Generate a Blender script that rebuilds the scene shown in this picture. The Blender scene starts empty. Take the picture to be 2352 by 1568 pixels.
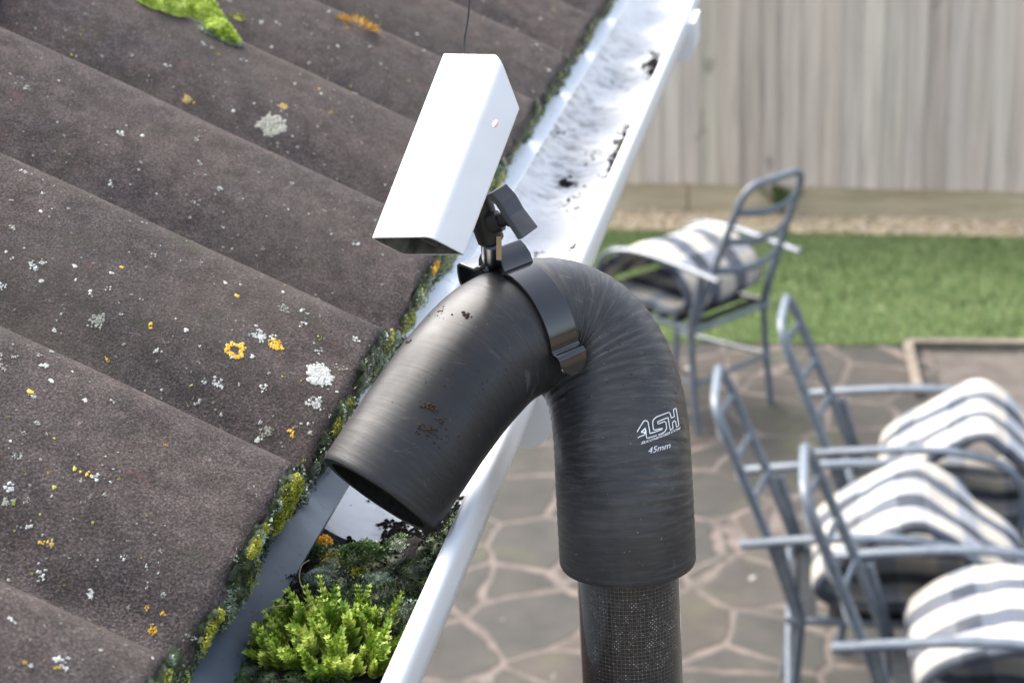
import bpy, bmesh, math, random
import numpy as np
from mathutils import Vector, Matrix, noise
from mathutils.bvhtree import BVHTree
random.seed(7); rng = np.random.default_rng(11)
sc = bpy.context.scene; COL = sc.collection
V = Vector
# ------------------------------------------------------------------ camera
F, CX, CY = 4300.0, 1176.0, 784.0            # focal length and centre in units of a 2352 wide frame
PITCH, ROLL, EYE = math.radians(20.555), math.atan(0.04), V((0, 0, 2.87))
fwd = V((0, math.cos(PITCH), -math.sin(PITCH))); r0 = V((1, 0, 0)); u0 = r0.cross(fwd)
RX = r0*math.cos(ROLL) - u0*math.sin(ROLL); UY = r0*math.sin(ROLL) + u0*math.cos(ROLL)
cd = bpy.data.cameras.new('camera'); cam = bpy.data.objects.new('camera', cd); COL.objects.link(cam)
cam.matrix_world = Matrix(((RX.x, UY.x, -fwd.x, EYE.x), (RX.y, UY.y, -fwd.y, EYE.y), (RX.z, UY.z, -fwd.z, EYE.z), (0, 0, 0, 1)))
cd.sensor_width = 36; cd.lens = F/2352*36; cd.clip_start = 0.02; cd.clip_end = 500
cd.dof.use_dof = True; cd.dof.focus_distance = 0.84; cd.dof.aperture_fstop = 16.5
sc.camera = cam
# ------------------------------------------------------------------ light
SUN_EL, SUN_AZ = math.radians(50), math.radians(-44)    # azimuth: clockwise from +Y; the sun stands high above the roof, to the left
w = bpy.data.worlds.new('World'); sc.world = w; w.use_nodes = True
nt = w.node_tree; nt.nodes.clear()
sky = nt.nodes.new('ShaderNodeTexSky'); sky.sky_type = 'NISHITA'; sky.sun_disc = False
sky.sun_elevation = SUN_EL; sky.sun_rotation = SUN_AZ; sky.air_density = 1.0; sky.dust_density = 3.5; sky.ozone_density = 1.0
bg = nt.nodes.new('ShaderNodeBackground'); bg.inputs[1].default_value = 0.15
wo = nt.nodes.new('ShaderNodeOutputWorld')
hs = nt.nodes.new('ShaderNodeHueSaturation'); hs.inputs['Saturation'].default_value = .62      # thin cloud: a paler sky
nt.links.new(sky.outputs[0], hs.inputs['Color']); nt.links.new(hs.outputs[0], bg.inputs[0]); nt.links.new(bg.outputs[0], wo.inputs[0])
ld = bpy.data.lights.new('sun', 'SUN'); ld.energy = 2.0; ld.angle = math.radians(60); ld.color = (1, .95, .87)
sun = bpy.data.objects.new('sun', ld); COL.objects.link(sun)
sd = V((math.sin(SUN_AZ)*math.cos(SUN_EL), math.cos(SUN_AZ)*math.cos(SUN_EL), math.sin(SUN_EL)))
sun.rotation_euler = sd.to_track_quat('Z', 'Y').to_euler()
sc.view_settings.view_transform = 'Standard'; sc.view_settings.look = 'None'
sc.view_settings.exposure = 1.6; sc.view_settings.gamma = 1

# ------------------------------------------------------------------ helpers
def ray(x, y): return RX*((x-CX)/F) - UY*((y-CY)/F) + fwd
def at(x, y, d): return EYE + ray(x, y)*d
def onz(x, y, z):
    v = ray(x, y); return EYE + v*((z-EYE.z)/v.z)
def tag(o, label=None, cat=None, group=None, kind=None):
    for k, v in (('label', label), ('category', cat), ('group', group), ('kind', kind)):
        if v: o[k] = v
    return o
def empty(name, loc, rz=0, **k):
    o = bpy.data.objects.new(name, None); o.empty_display_size = .05
    COL.objects.link(o); o.location = loc; o.rotation_euler = (0, 0, rz); tag(o, **k); return o
def child(o, parent):
    """parent while keeping mesh coordinates in world space (parents sit unrotated)"""
    o.parent = parent
    q = parent; t = V((0, 0, 0))
    while q: t += q.location; q = q.parent
    o.location = -t if parent.type == 'EMPTY' else V((0, 0, 0))
    return o
class MB:
    def __init__(s): s.v = []; s.f = []; s.m = []; s.uv = None
    def add(s, vs, fs, mi=0):
        b = len(s.v); s.v.extend([tuple(p) for p in vs]); s.f.extend([tuple(i+b for i in f) for f in fs]); s.m.extend([mi]*len(fs))
    def box(s, c, sz, X=V((1,0,0)), Y=V((0,1,0)), Z=V((0,0,1)), mi=0):
        c = V(c); vs = [c+X*(sx*sz[0]/2)+Y*(sy*sz[1]/2)+Z*(sz_*sz[2]/2) for sz_ in (-1,1) for sy in (-1,1) for sx in (-1,1)]
        s.add(vs, [(0,2,3,1),(4,5,7,6),(0,1,5,4),(2,6,7,3),(1,3,7,5),(0,4,6,2)], mi)
    def tube(s, pts, r, n=10, mi=0, caps=True, flat=None):
        pts = [V(p) for p in pts]; N = len(pts)
        rr = r if isinstance(r, (list, tuple)) else [r]*N
        t0 = (pts[1]-pts[0]).normalized(); ref = V((0,0,1)) if abs(t0.z) < .9 else V((1,0,0))
        nx = (ref - t0*ref.dot(t0)).normalized(); vs = []
        for i, p in enumerate(pts):
            t = (pts[min(i+1,N-1)]-pts[max(i-1,0)]).normalized()
            nx = (nx - t*nx.dot(t)).normalized(); ny = t.cross(nx)
            for k in range(n):
                a = 2*math.pi*k/n
                sx, sy = (flat or (1, 1))
                vs.append(p + nx*(rr[i]*math.cos(a)*sx) + ny*(rr[i]*math.sin(a)*sy))
        fs = [(i*n+k, i*n+(k+1)%n, (i+1)*n+(k+1)%n, (i+1)*n+k) for i in range(N-1) for k in range(n)]
        if caps: fs += [tuple(range(n-1,-1,-1)), tuple((N-1)*n+k for k in range(n))]
        s.add(vs, fs, mi)
    def build(s, name, mats, parent=None, smooth=True, bevel=0, local=False):
        me = bpy.data.meshes.new(name); me.from_pydata(s.v, [], s.f); me.update()
        mats = mats if isinstance(mats, (list, tuple)) else [mats]
        for m in mats: me.materials.append(m)
        me.polygons.foreach_set('material_index', s.m)
        if smooth:
            me.polygons.foreach_set('use_smooth', [True]*len(s.f))
            if smooth != 'all': me.set_sharp_from_angle(angle=math.radians(38))
        if s.uv is not None:
            l = me.uv_layers.new(name='UVMap'); idx = np.zeros(len(me.loops), np.int32); me.loops.foreach_get('vertex_index', idx)
            l.data.foreach_set('uv', np.asarray(s.uv, np.float32)[idx].ravel())
        o = bpy.data.objects.new(name, me); COL.objects.link(o)
        if bevel:
            b = o.modifiers.new('bevel', 'BEVEL'); b.width = bevel; b.segments = 2; b.limit_method = 'ANGLE'
        if parent:
            if local: o.parent = parent
            else: child(o, parent)
        return o
def spline(pts, step):
    """Catmull-Rom through points, resampled at even steps"""
    P = [V(p) for p in pts]; P = [P[0]*2-P[1]] + P + [P[-1]*2-P[-2]]; out = []
    for i in range(1, len(P)-2):
        a, b, c, d = P[i-1:i+3]
        for k in range(60):
            t = k/60
            out.append(.5*((2*b)+(c-a)*t+(2*a-5*b+4*c-d)*t*t+(3*b-a-3*c+d)*t**3))
    out.append(P[-2]); res = [out[0]]; acc = 0
    for i in range(1, len(out)):
        seg = (out[i]-out[i-1]).length
        while acc+seg >= step:
            t = (step-acc)/seg; q = out[i-1].lerp(out[i], t); res.append(q)
            out[i-1] = q; seg = (out[i]-q).length; acc = 0
        acc += seg
    return res
# ------------------------------------------------------------------ materials
class Mat:
    def __init__(s, name, rough=.6, spec=.5, **k):
        s.m = bpy.data.materials.new(name); s.m.use_nodes = True; s.t = s.m.node_tree
        s.b = s.t.nodes['Principled BSDF']; s.b.inputs['Roughness'].default_value = rough
        s.b.inputs['Specular IOR Level'].default_value = spec; s._tc = None
        for a, v in k.items(): s.b.inputs[a.replace('_', ' ')].default_value = v
    def n(s, typ, **k):
        n = s.t.nodes.new('ShaderNode'+typ)
        for a, v in k.items():
            if a.startswith('i_'): n.inputs[a[2:].replace('_', ' ')].default_value = v
            else: setattr(n, a, v)
        return n
    def l(s, a, b): s.t.links.new(a, b)
    def co(s, kind='Object', scale=(1,1,1), rot=(0,0,0)):
        if s._tc is None: s._tc = s.n('TexCoord')
        mp = s.n('Mapping'); mp.inputs['Scale'].default_value = scale; mp.inputs['Rotation'].default_value = rot
        s.l(s._tc.outputs[kind], mp.inputs[0]); return mp.outputs[0]
    def noise(s, scale, detail=4, rough=.55, co=None, dist=0):
        n = s.n('TexNoise'); n.inputs['Scale'].default_value = scale; n.inputs['Detail'].default_value = detail
        n.inputs['Roughness'].default_value = rough; n.inputs['Distortion'].default_value = dist
        s.l(co or s.co(), n.inputs['Vector']); return n.outputs[0]
    def ramp(s, src, stops, interp='LINEAR'):
        r = s.n('ValToRGB'); cr = r.color_ramp; cr.interpolation = interp
        while len(cr.elements) < len(stops): cr.elements.new(.5)
        for e, (p, c) in zip(cr.elements, stops):
            e.position = p; e.color = (c, c, c, 1) if not isinstance(c, tuple) else (*c, 1)
        s.l(src, r.inputs[0]); return r.outputs[0]
    def mix(s, fac, a, b, mode='MIX'):
        n = s.n('MixRGB', blend_type=mode)
        for i, v in ((0, fac), (1, a), (2, b)):
            if isinstance(v, (int, float)): n.inputs[i].default_value = v if i == 0 else (v, v, v, 1)
            elif isinstance(v, tuple): n.inputs[i].default_value = (*v, 1)
            else: s.l(v, n.inputs[i])
        return n.outputs[0]
    def math(s, op, a, b=None, c=None):
        n = s.n('Math', operation=op)
        for i, v in enumerate((a, b, c)):
            if v is None: continue
            if isinstance(v, (int, float)): n.inputs[i].default_value = v
            else: s.l(v, n.inputs[i])
        return n.outputs[0]
    def col(s, v):
        if isinstance(v, tuple): s.b.inputs['Base Color'].default_value = (*v, 1)
        else: s.l(v, s.b.inputs['Base Color'])
        return s
    def rough(s, v): s.l(v, s.b.inputs['Roughness']); return s
    def bump(s, h, strength=.5, dist=.001):
        b = s.n('Bump'); b.inputs['Strength'].default_value = strength; b.inputs['Distance'].default_value = dist
        s.l(h, b.inputs['Height']); s.l(b.outputs[0], s.b.inputs['Normal']); return s

m = Mat('concrete_tile', .93, .15)
big = m.ramp(m.noise(14, 5), [(.38, (.044,.040,.043)), (.62, (.090,.068,.061))])
fine = m.ramp(m.noise(900, 3, .7), [(.37, (.017,.016,.018)), (.51, (.068,.058,.056)), (.67, (.19,.15,.135))])
c = m.mix(.62, big, fine)
mid = m.ramp(m.noise(75, 4, .65), [(.35, .72), (.65, 1.25)]); c = m.mix(1., c, mid, 'MULTIPLY')
brn = m.ramp(m.noise(5, 4, .6), [(.45, 0.), (.7, .4)]); c = m.mix(brn, c, (.085,.075,.062))
gr = m.ramp(m.noise(45, 4, .6), [(.58, 0.), (.72, .5)])
c = m.mix(gr, c, (.05,.055,.036))
red = m.ramp(m.noise(26, 3, .6, dist=.6), [(.64, 0.), (.74, .35)])
c = m.mix(red, c, (.12,.055,.05))
vo = m.n('TexVoronoi', feature='F1'); vo.inputs['Scale'].default_value = 330; m.l(m.co(), vo.inputs['Vector'])
grain = m.ramp(vo.outputs['Color'], [(.84, 0.), (.93, 1.)])
speck = m.math('MULTIPLY', grain, m.math('LESS_THAN', vo.outputs['Distance'], .22))
c = m.mix(m.math('MULTIPLY', speck, .7), c, (.34,.31,.30))
m.col(c); hh = m.math('ADD', m.noise(950, 3, .75), m.math('MULTIPLY', m.noise(420, 2, .6), .7)); m.bump(hh, .7, .0009)
TILE = m.m
def plain(name, c, rough=.6, spec=.5, var=.25, scale=40, bump=0, bscale=200, **k):
    m = Mat(name, rough, spec, **k)
    lo = tuple(x*(1-var) for x in c); hi = tuple(min(1, x*(1+var)) for x in c)
    m.col(m.ramp(m.noise(scale, 4), [(.35, lo), (.65, hi)]))
    if bump: m.bump(m.noise(bscale, 4), bump, .001)
    return m.m
# white plastic gutter, dirty inside
m = Mat('white_plastic_inner', .42, .5)
st = m.noise(1, 5, .65, m.co('UV', (80, 1.3, 1)), 1.6)            # UV: x along the gutter in metres, y round the bowl
st2 = m.noise(1, 3, .6, m.co('UV', (4.5, .5, 1)))
stain = m.math('MULTIPLY', m.ramp(st, [(.44, 0.), (.60, 1.)]), m.ramp(st2, [(.46, .03), (.60, 1.)]))
stain = m.math('MULTIPLY', stain, m.ramp(m.noise(70, 5, .75), [(.44, .0), (.6, .9)]))
su = m.n('SeparateXYZ'); m.l(m.co('UV'), su.inputs[0])          # the far stretch by the board holds more silt
farz = m.math('MULTIPLY', m.ramp(m.math('DIVIDE', su.outputs[0], 3.), [(.44, 0.), (.50, 1.), (.66, 1.), (.72, .3)]), m.ramp(m.math('DIVIDE', su.outputs[1], 3.6), [(.30, 0.), (.52, 1.)]))
stain = m.math('MAXIMUM', stain, m.math('MULTIPLY', farz, m.math('MULTIPLY', m.ramp(m.noise(75, 5, .75), [(.40, 0.), (.58, 1.)]), m.ramp(m.noise(1, 5, .7, m.co('UV', (60, 1.6, 1)), 1.2), [(.45, 0.), (.56, 1.)]))))
c = m.mix(m.math('MULTIPLY', stain, .9), (.74,.76,.79), (.06,.06,.062))
c = m.mix(m.ramp(m.noise(9, 4, .6), [(.5, 0.), (.75, .45)]), c, (.5,.46,.4))
sp = m.ramp(m.noise(170, 4, .7), [(.66, 0.), (.7, 1.)])
c = m.mix(m.math('MULTIPLY', sp, m.ramp(m.noise(11, 3), [(.45, 0.), (.6, 1.)])), c, (.035,.03,.026))
m.col(c); INNER = m.m
m = Mat('white_plastic', .32, .5)
c = m.mix(m.ramp(m.noise(60, 5, .65), [(.66, 0.), (.8, .5)]), (.80,.815,.83), (.42,.40,.34)); m.col(c); WHITE = m.m
m = Mat('grey_tray_plastic', .42, .5)
c = m.mix(m.ramp(m.noise(190, 4, .7), [(.60, 0.), (.68, .85)]), (.060,.078,.105), (.016,.018,.016))
c = m.mix(m.ramp(m.noise(30, 4, .6), [(.45, 0.), (.8, .6)]), c, (.11,.135,.165)); m.col(c); m.bump(m.noise(40, 3), .1, .001); TRAY = m.m
m = Mat('white_board', .38, .5)
c = m.mix(m.ramp(m.noise(160, 4, .7), [(.62, 0.), (.69, .8)]), (.66,.71,.78), (.10,.10,.09)); m.col(c); BOARD = m.m
# silicone hose; UV x = round, y = along in metres
m = Mat('black_silicone', .47, .42)
rib = m.math('SINE', m.math('MULTIPLY', m.math('ADD', m.n('SeparateXYZ').outputs[1], 0), 1))
sx = [n for n in m.t.nodes if n.type == 'SEPXYZ'][0]; m.l(m.co('UV'), sx.inputs[0])
c = m.ramp(m.noise(22, 5, .6), [(.35, (.022,.023,.025)), (.55, (.036,.036,.037)), (.75, (.068,.063,.060))])
dust = m.ramp(m.noise(1, 4, .7, m.co('UV', (16, 620, 1))), [(.46, 0.), (.68, .6)])
dpl = m.ramp(m.noise(13, 3, .6), [(.34, .12), (.66, 1.)])
c = m.mix(m.math('MULTIPLY', dust, dpl), c, (.15,.145,.14))
spk = m.ramp(m.noise(520, 2, .5), [(.735, 0.), (.77, 1.)])
c = m.mix(m.math('MULTIPLY', spk, .6), c, (.35,.33,.3))
wet = m.ramp(sx.outputs[1], [(.055, .0), (.16, 1.)]); c = m.mix(m.math('MULTIPLY', m.math('SUBTRACT', 1., wet), .75), c, (.014,.014,.015))  # cleaner wet mouth end, also darkened to paint in the dark roof's reflection
sc2 = m.ramp(m.noise(1, 3, .6, m.co('Object', (60, 260, 60))), [(.66, 0.), (.75, .5)])
c = m.mix(m.math('MULTIPLY', sc2, dpl), c, (.22,.2,.19))
m.col(c); m.rough(m.ramp(m.noise(35, 4), [(.3, .33), (.7, .56)]))
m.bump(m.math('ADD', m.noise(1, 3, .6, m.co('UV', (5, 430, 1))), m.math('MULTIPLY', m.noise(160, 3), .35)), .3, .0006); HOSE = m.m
INSIDE = plain('hose_lining', (.012,.012,.012), .8, .2, .4, 300, .6)
# woven carbon tube under a clear coat
m = Mat('woven_carbon', .2, .5, Coat_Weight=.8, Coat_Roughness=.08)
uvw = m.n('SeparateXYZ'); m.l(m.co('UV'), uvw.inputs[0])
wob = m.math('MULTIPLY', m.noise(25, 2), .7)
wx = m.math('SINE', m.math('ADD', m.math('MULTIPLY', uvw.outputs[0], 78*6.2832), wob)); wy = m.math('SINE', m.math('ADD', m.math('MULTIPLY', uvw.outputs[1], 6.2832/.00192), wob))
grid = m.math('MAXIMUM', m.ramp(wx, [(.5, 0.), (.95, .6)]), m.ramp(wy, [(.5, 0.), (.95, .75)]))
dots = m.math('MULTIPLY', m.math('GREATER_THAN', m.math('MULTIPLY', wx, wy), .45), m.ramp(m.noise(260, 3, .8), [(.52, 0.), (.66, 1.)]))
pat = m.ramp(m.noise(26, 4, .6), [(.35, .2), (.65, 1.)])
c = m.mix(m.math('MULTIPLY', grid, m.math('MULTIPLY', pat, .5)), (.009,.010,.010), (.16,.16,.155))
c = m.mix(m.math('MULTIPLY', dots, m.math('MULTIPLY', pat, .8)), c, (.45,.46,.46))
c = m.mix(m.ramp(m.noise(1, 3, .6, m.co('UV', (9, 14, 1))), [(.6, 0.), (.7, .3)]), c, (.05,.04,.032))
m.col(c); m.bump(grid, .15, .0003); CARBON = m.m
GLOSS = plain('black_gloss_metal', (.012,.012,.013), .16, .6, .2, 60, Coat_Weight=.6)
MATTE = plain('black_plastic', (.02,.02,.021), .4, .5, .3, 90, .2)
KNOB = plain('knob_plastic', (.06,.063,.068), .28, .5, .15, 60, .1)
BRASS = plain('brass', (.30,.19,.09), .3, .5, .1, Metallic=.7)
HOUSING = plain('white_housing', (.86,.855,.85), .35, .5, .02, 60)
HIN = plain('housing_inside', (.14,.14,.115), .6, .4, .5, 120)
PINK = Mat('pink_indicator', .3, .5).col((.90,.50,.53)).m
PRINT = Mat('white_print', .5, .4).col((.82,.83,.84)).m
WIRE = plain('grey_wire', (.06,.06,.065), .4, .5, .1)
SOIL = None
m = Mat('wet_soil', .8, .25); c = m.ramp(m.noise(300, 5, .75), [(.35, (.005,.004,.004)), (.6, (.016,.013,.010)), (.8, (.06,.045,.034))]); m.col(c); m.bump(m.noise(330, 5, .75), 1., .003); SOIL = m.m
def moss(name, a, b, c_, sc_=160):
    m = Mat(name, .6, .35); m.col(m.ramp(m.noise(sc_, 3, .6), [(.36, a), (.5, b), (.68, c_)]))
    m.b.inputs['Subsurface Weight'].default_value = 0; return m.m
M_LIME = moss('bright_green_moss', (.26,.36,.03), (.46,.58,.08), (.68,.76,.26))
M_YEL = moss('yellow_green_moss', (.14,.16,.018), (.30,.32,.03), (.48,.47,.08))
M_GREY = moss('grey_green_moss', (.10,.13,.08), (.27,.33,.23), (.56,.62,.52))
M_DARK = moss('dark_moss', (.010,.016,.007), (.030,.045,.018), (.075,.10,.045))
M_MID = moss('mid_green_moss', (.022,.05,.012), (.065,.12,.032), (.19,.27,.11))
M_ORG = moss('orange_lichen', (.5,.24,.02), (.62,.36,.03), (.7,.5,.08))
L_WHITE = moss('white_lichen', (.30,.30,.27), (.47,.48,.45), (.62,.63,.60), 500)
L_GREY = moss('grey_lichen', (.17,.17,.14), (.27,.27,.22), (.38,.38,.30), 500)
L_YEL = moss('yellow_lichen', (.50,.27,.02), (.66,.40,.03), (.75,.52,.08), 500)
L_GOLD = moss('golden_lichen', (.40,.26,.06), (.52,.36,.10), (.6,.45,.18), 500)
STRAW = plain('straw', (.35,.27,.15), .6, .3)
# ------------------------------------------------------------------ ground, lawn, fence
def flat(name, pts, z, mat, kind='structure', **k):
    b = MB(); b.add([(x, y, z) for x, y in pts], [tuple(range(len(pts)))]); o = b.build(name, mat, smooth=False); tag(o, kind=kind, **k); return o
SOILG = plain('garden_soil', (.18,.14,.09), .9, .2, .35, 3, .6, 30)
flat('ground', [(-150,-150),(150,-150),(150,200),(-150,200)], -.012, SOILG)
m = Mat('crazy_paving', .75, .3)
cw = m.co('Object', (1,1,1)); nz = m.n('TexNoise'); nz.inputs['Scale'].default_value = 3.5; nz.inputs['Detail'].default_value = 3; m.l(cw, nz.inputs['Vector'])
wv = m.n('VectorMath', operation='ADD'); sv = m.n('VectorMath', operation='SCALE'); sv.inputs['Scale'].default_value = .10
m.l(nz.outputs['Color'], sv.inputs[0]); m.l(cw, wv.inputs[0]); m.l(sv.outputs[0], wv.inputs[1])
ve = m.n('TexVoronoi', feature='DISTANCE_TO_EDGE'); ve.inputs['Scale'].default_value = 3.2; m.l(wv.outputs[0], ve.inputs['Vector'])
vc = m.n('TexVoronoi', feature='F1'); vc.inputs['Scale'].default_value = 3.2; m.l(wv.outputs[0], vc.inputs['Vector'])
sep = m.n('SeparateColor'); m.l(vc.outputs['Color'], sep.inputs[0])
stone = m.ramp(sep.outputs[0], [(.0, (.034,.035,.032)), (.3, (.060,.054,.046)), (.6, (.042,.043,.042)), (.85, (.072,.056,.047)), (1., (.098,.072,.060))])
stone = m.mix(.5, stone, m.ramp(m.noise(5, 6, .65), [(.35, (.034,.034,.029)), (.65, (.088,.078,.067))]))
stone = m.mix(m.ramp(m.noise(2.2, 4, .6), [(.55, 0.), (.72, .5)]), stone, (.11,.12,.05))
stone = m.mix(m.ramp(m.noise(9, 3, .5), [(.72, 0.), (.76, .8)]), stone, (.45,.44,.4))
jw = m.math('ADD', ve.outputs['Distance'], m.math('MULTIPLY', m.math('SUBTRACT', m.noise(5, 4), .5), .13))
jm = m.ramp(jw, [(.022, 1.), (.05, 0.)])
m.col(m.mix(jm, stone, m.ramp(m.noise(7, 4), [(.35, (.08,.068,.06)), (.65, (.18,.146,.128))])))
m.bump(m.math('MULTIPLY', jm, -1.), .5, .01); PAVE = m.m
LB = [onz(1350,786,0), onz(1800,790,0), onz(2352,796,0)]     # near edge of the lawn
LT = [onz(1400,530,0), onz(1850,540,0), onz(2352,547,0)]     # far edge of the lawn
def ext(a, b, x): t = (x-a.x)/(b.x-a.x); return (x, a.y+(b.y-a.y)*t)
lb0, lb1 = ext(LB[1], LB[2], -9), ext(LB[1], LB[2], 14); lt0, lt1 = ext(LT[0], LT[2], -9), ext(LT[0], LT[2], 14)
flat('patio', [(-9,-6), (14,-6), lb1, lb0], 0, PAVE)
m = Mat('lawn', .9, .1); m.col(m.mix(.5, m.ramp(m.noise(4, 6, .7), [(.3, (.06,.10,.035)), (.55, (.11,.16,.06)), (.75, (.16,.2,.09))]), m.ramp(m.noise(40, 4, .7), [(.35, (.06,.10,.035)), (.65, (.14,.2,.08))])))
m.bump(m.noise(60, 4), .6, .02); LAWN = m.m
flat('lawn', [lb0, lb1, lt1, lt0], .006, LAWN)
m = Mat('gravel_bed', .9, .2)
vg = m.n('TexVoronoi', feature='F1'); vg.inputs['Scale'].default_value = 38; m.l(m.co(), vg.inputs['Vector'])
sg = m.n('SeparateColor'); m.l(vg.outputs['Color'], sg.inputs[0])
cc = m.ramp(sg.outputs[0], [(0., (.22,.165,.11)), (.3, (.46,.35,.22)), (.7, (.60,.47,.31)), (1., (.72,.61,.45))])
m.col(m.mix(m.ramp(m.noise(5, 4), [(.5, 0.), (.75, .6)]), cc, (.28,.24,.13))); m.bump(vg.outputs['Distance'], -.8, .01); GRAV = m.m
flat('gravel_bed', [lt0, lt1, (14, 13), (-9, 13)], -.004, GRAV)
# pebbles lying in the bed
b = MB()
for i in range(2600):
    x = random.uniform(-1.5, 4.2); y0 = ext(LT[0], LT[2], x)[1]; y = y0 + random.random()**1.2*1.0 + .02
    r = random.uniform(.008, .02); n = 5
    vs = [(x+r*math.cos(k*2*math.pi/n)*random.uniform(.7,1.2), y+r*math.sin(k*2*math.pi/n)*random.uniform(.7,1.2), 0) for k in range(n)] + [(x, y, r*.8)]
    b.add(vs, [(k, (k+1)%n, n) for k in range(n)])
vp = Mat('pebbles', .8, .3); ob = vp.n('NewGeometry'); vp.col(vp.ramp(ob.outputs['Random Per Island'], [(0., (.2,.16,.11)), (.25, (.5,.39,.26)), (.7, (.66,.53,.36)), (1., (.76,.68,.55))]))
tag(b.build('gravel', vp.m), 'small tan pebbles lying along the foot of the wooden fence', 'gravel', kind='stuff')
# grass blades
N = 42000; x = rng.uniform(-1.2, 4.6, N)
yb = lb0[1]+(lb1[1]-lb0[1])*(x+9)/23; yt = lt0[1]+(lt1[1]-lt0[1])*(x+9)/23
y = yb+(yt-yb)*rng.random(N)+rng.normal(0, .02, N); h = rng.uniform(.02, .045, N); a = rng.uniform(0, 6.28, N); wd = rng.uniform(.002, .0045, N)
dx, dy = np.cos(a)*wd, np.sin(a)*wd; lx, ly = rng.normal(0, .015, N), rng.normal(0, .015, N)
vs = np.stack([np.stack([x-dx, y-dy, np.zeros(N)], 1), np.stack([x+dx, y+dy, np.zeros(N)], 1), np.stack([x+lx, y+ly, h], 1)], 1).reshape(-1, 3)
b = MB(); b.v = vs.tolist(); b.f = [(3*i, 3*i+1, 3*i+2) for i in range(N)]; b.m = [0]*N
gm = Mat('grass_blades', .6, .2); og = gm.n('NewGeometry')
pc = gm.ramp(gm.noise(5, 5, .7), [(.3, .42), (.45, .9), (.65, 1.15)])
gm.col(gm.mix(1., gm.ramp(og.outputs['Random Per Island'], [(0., (.12,.17,.055)), (.5, (.24,.30,.12)), (.9, (.36,.39,.2)), (1., (.45,.42,.24))]), pc, 'MULTIPLY'))
tag(b.build('grass', gm.m, smooth=False), 'short green lawn grass beyond the patio', 'grass', kind='stuff')
# a small weed in the bed
def weed(c, h, label, n=26):
    b = MB(); c = V(c)
    for i in range(n):
        a = random.uniform(0, 6.28); L = h*random.uniform(.5, 1); d = V((math.cos(a), math.sin(a), random.uniform(.7, 2.2))).normalized()
        s_ = V((-math.sin(a), math.cos(a), 0)); p = c+d*L*random.uniform(.2,.5)
        b.add([p, p+d*L*.4+s_*h*.1, p+d*L*.75, p+d*L*.4-s_*h*.1], [(0,1,2,3)])
        b.tube([c, p], .0015, 4)
    o = b.build('weed', M_MID, smooth=False); tag(o, label, 'weed'); return o
weed(onz(1797, 492, 0), .24, 'small dark green weed growing in the gravel against the fence foot')
weed(onz(1490, 470, 0), .07, 'low weed in the gravel behind the far chair, close to the gutter lip')
# fence
FA, FB = onz(1430, 478, 0), onz(2352, 503, 0); fd = (FB-FA); fd.z = 0; fd.normalize(); fn = V((fd.y, -fd.x, 0))
fence = empty('wooden_fence', FA, 0, label='tall weathered grey featheredge board fence at the end of the garden', cat='fence')
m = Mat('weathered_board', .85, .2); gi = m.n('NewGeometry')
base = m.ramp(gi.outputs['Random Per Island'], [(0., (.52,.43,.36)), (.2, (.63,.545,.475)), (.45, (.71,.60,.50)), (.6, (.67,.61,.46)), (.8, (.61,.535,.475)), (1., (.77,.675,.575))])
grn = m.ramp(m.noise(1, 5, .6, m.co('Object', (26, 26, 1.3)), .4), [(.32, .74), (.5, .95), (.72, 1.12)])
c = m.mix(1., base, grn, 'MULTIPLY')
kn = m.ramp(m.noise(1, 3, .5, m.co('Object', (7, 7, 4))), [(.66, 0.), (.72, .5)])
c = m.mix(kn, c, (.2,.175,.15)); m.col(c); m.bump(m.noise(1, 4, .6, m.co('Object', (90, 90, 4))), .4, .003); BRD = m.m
b = MB(); t = -3.0
while t < 5.6:
    wd = .103; o = random.uniform(-.004, .004); zb = .150+random.uniform(-.003, .003)
    X = fd                     # each board laps the next: thick edge in front
    p0 = FA + fd*t + fn*.0275; p1 = p0 + fd*(wd+.018) + fn*(.010+o*.5)
    vs = []
    for (p, th) in ((p0, .003), (p1, .013)):
        for z in (zb, 1.83):
            vs += [V((p.x, p.y, z)), V((p.x, p.y, z))-fn*th]
    b.add(vs, [(0,4,6,2), (1,3,7,5), (4,5,7,6), (0,2,3,1), (2,6,7,3), (0,1,5,4)])
    t += wd + random.uniform(-.006, .006)
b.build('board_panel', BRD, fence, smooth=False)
m = Mat('treated_timber', .85, .2)
c = m.ramp(m.noise(1, 5, .6, m.co('Object', (2, 2, 22)), .5), [(.3, (.38,.32,.21)), (.6, (.56,.49,.34)), (.8, (.62,.57,.45))])
m.col(m.mix(m.ramp(m.noise(2.5, 3), [(.5, 0.), (.7, .5)]), c, (.3,.31,.18))); TIM = m.m
for t0_, t1_ in ((-3, .35), (.36, 2.15), (2.16, 5.6)):
    b = MB(); c0 = FA+fd*((t0_+t1_)/2)+fn*.012; b.box((c0.x, c0.y, .075), (t1_-t0_, .022, .165), fd, fn)
    b.build('gravel_board', TIM, fence, smooth=False, bevel=.003)
b = MB(); c0 = FA+fd*1.3-fn*.06; b.box((c0.x, c0.y, 1.5), (8.6, .05, .08), fd, fn); b.box((c0.x, c0.y, .20), (8.6, .09, .12), fd, fn); b.build('rail_and_light_stop', TIM, fence, smooth=False)  # lower rail added unseen behind the boards, to stop sun leaking underneath
for t in (-2.4, .35, 3.1):
    b = MB(); c0 = FA+fd*t-fn*.1; b.box((c0.x, c0.y, .93), (.1, .1, 1.9), fd, fn); b.build('post', TIM, fence, smooth=False)
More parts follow.
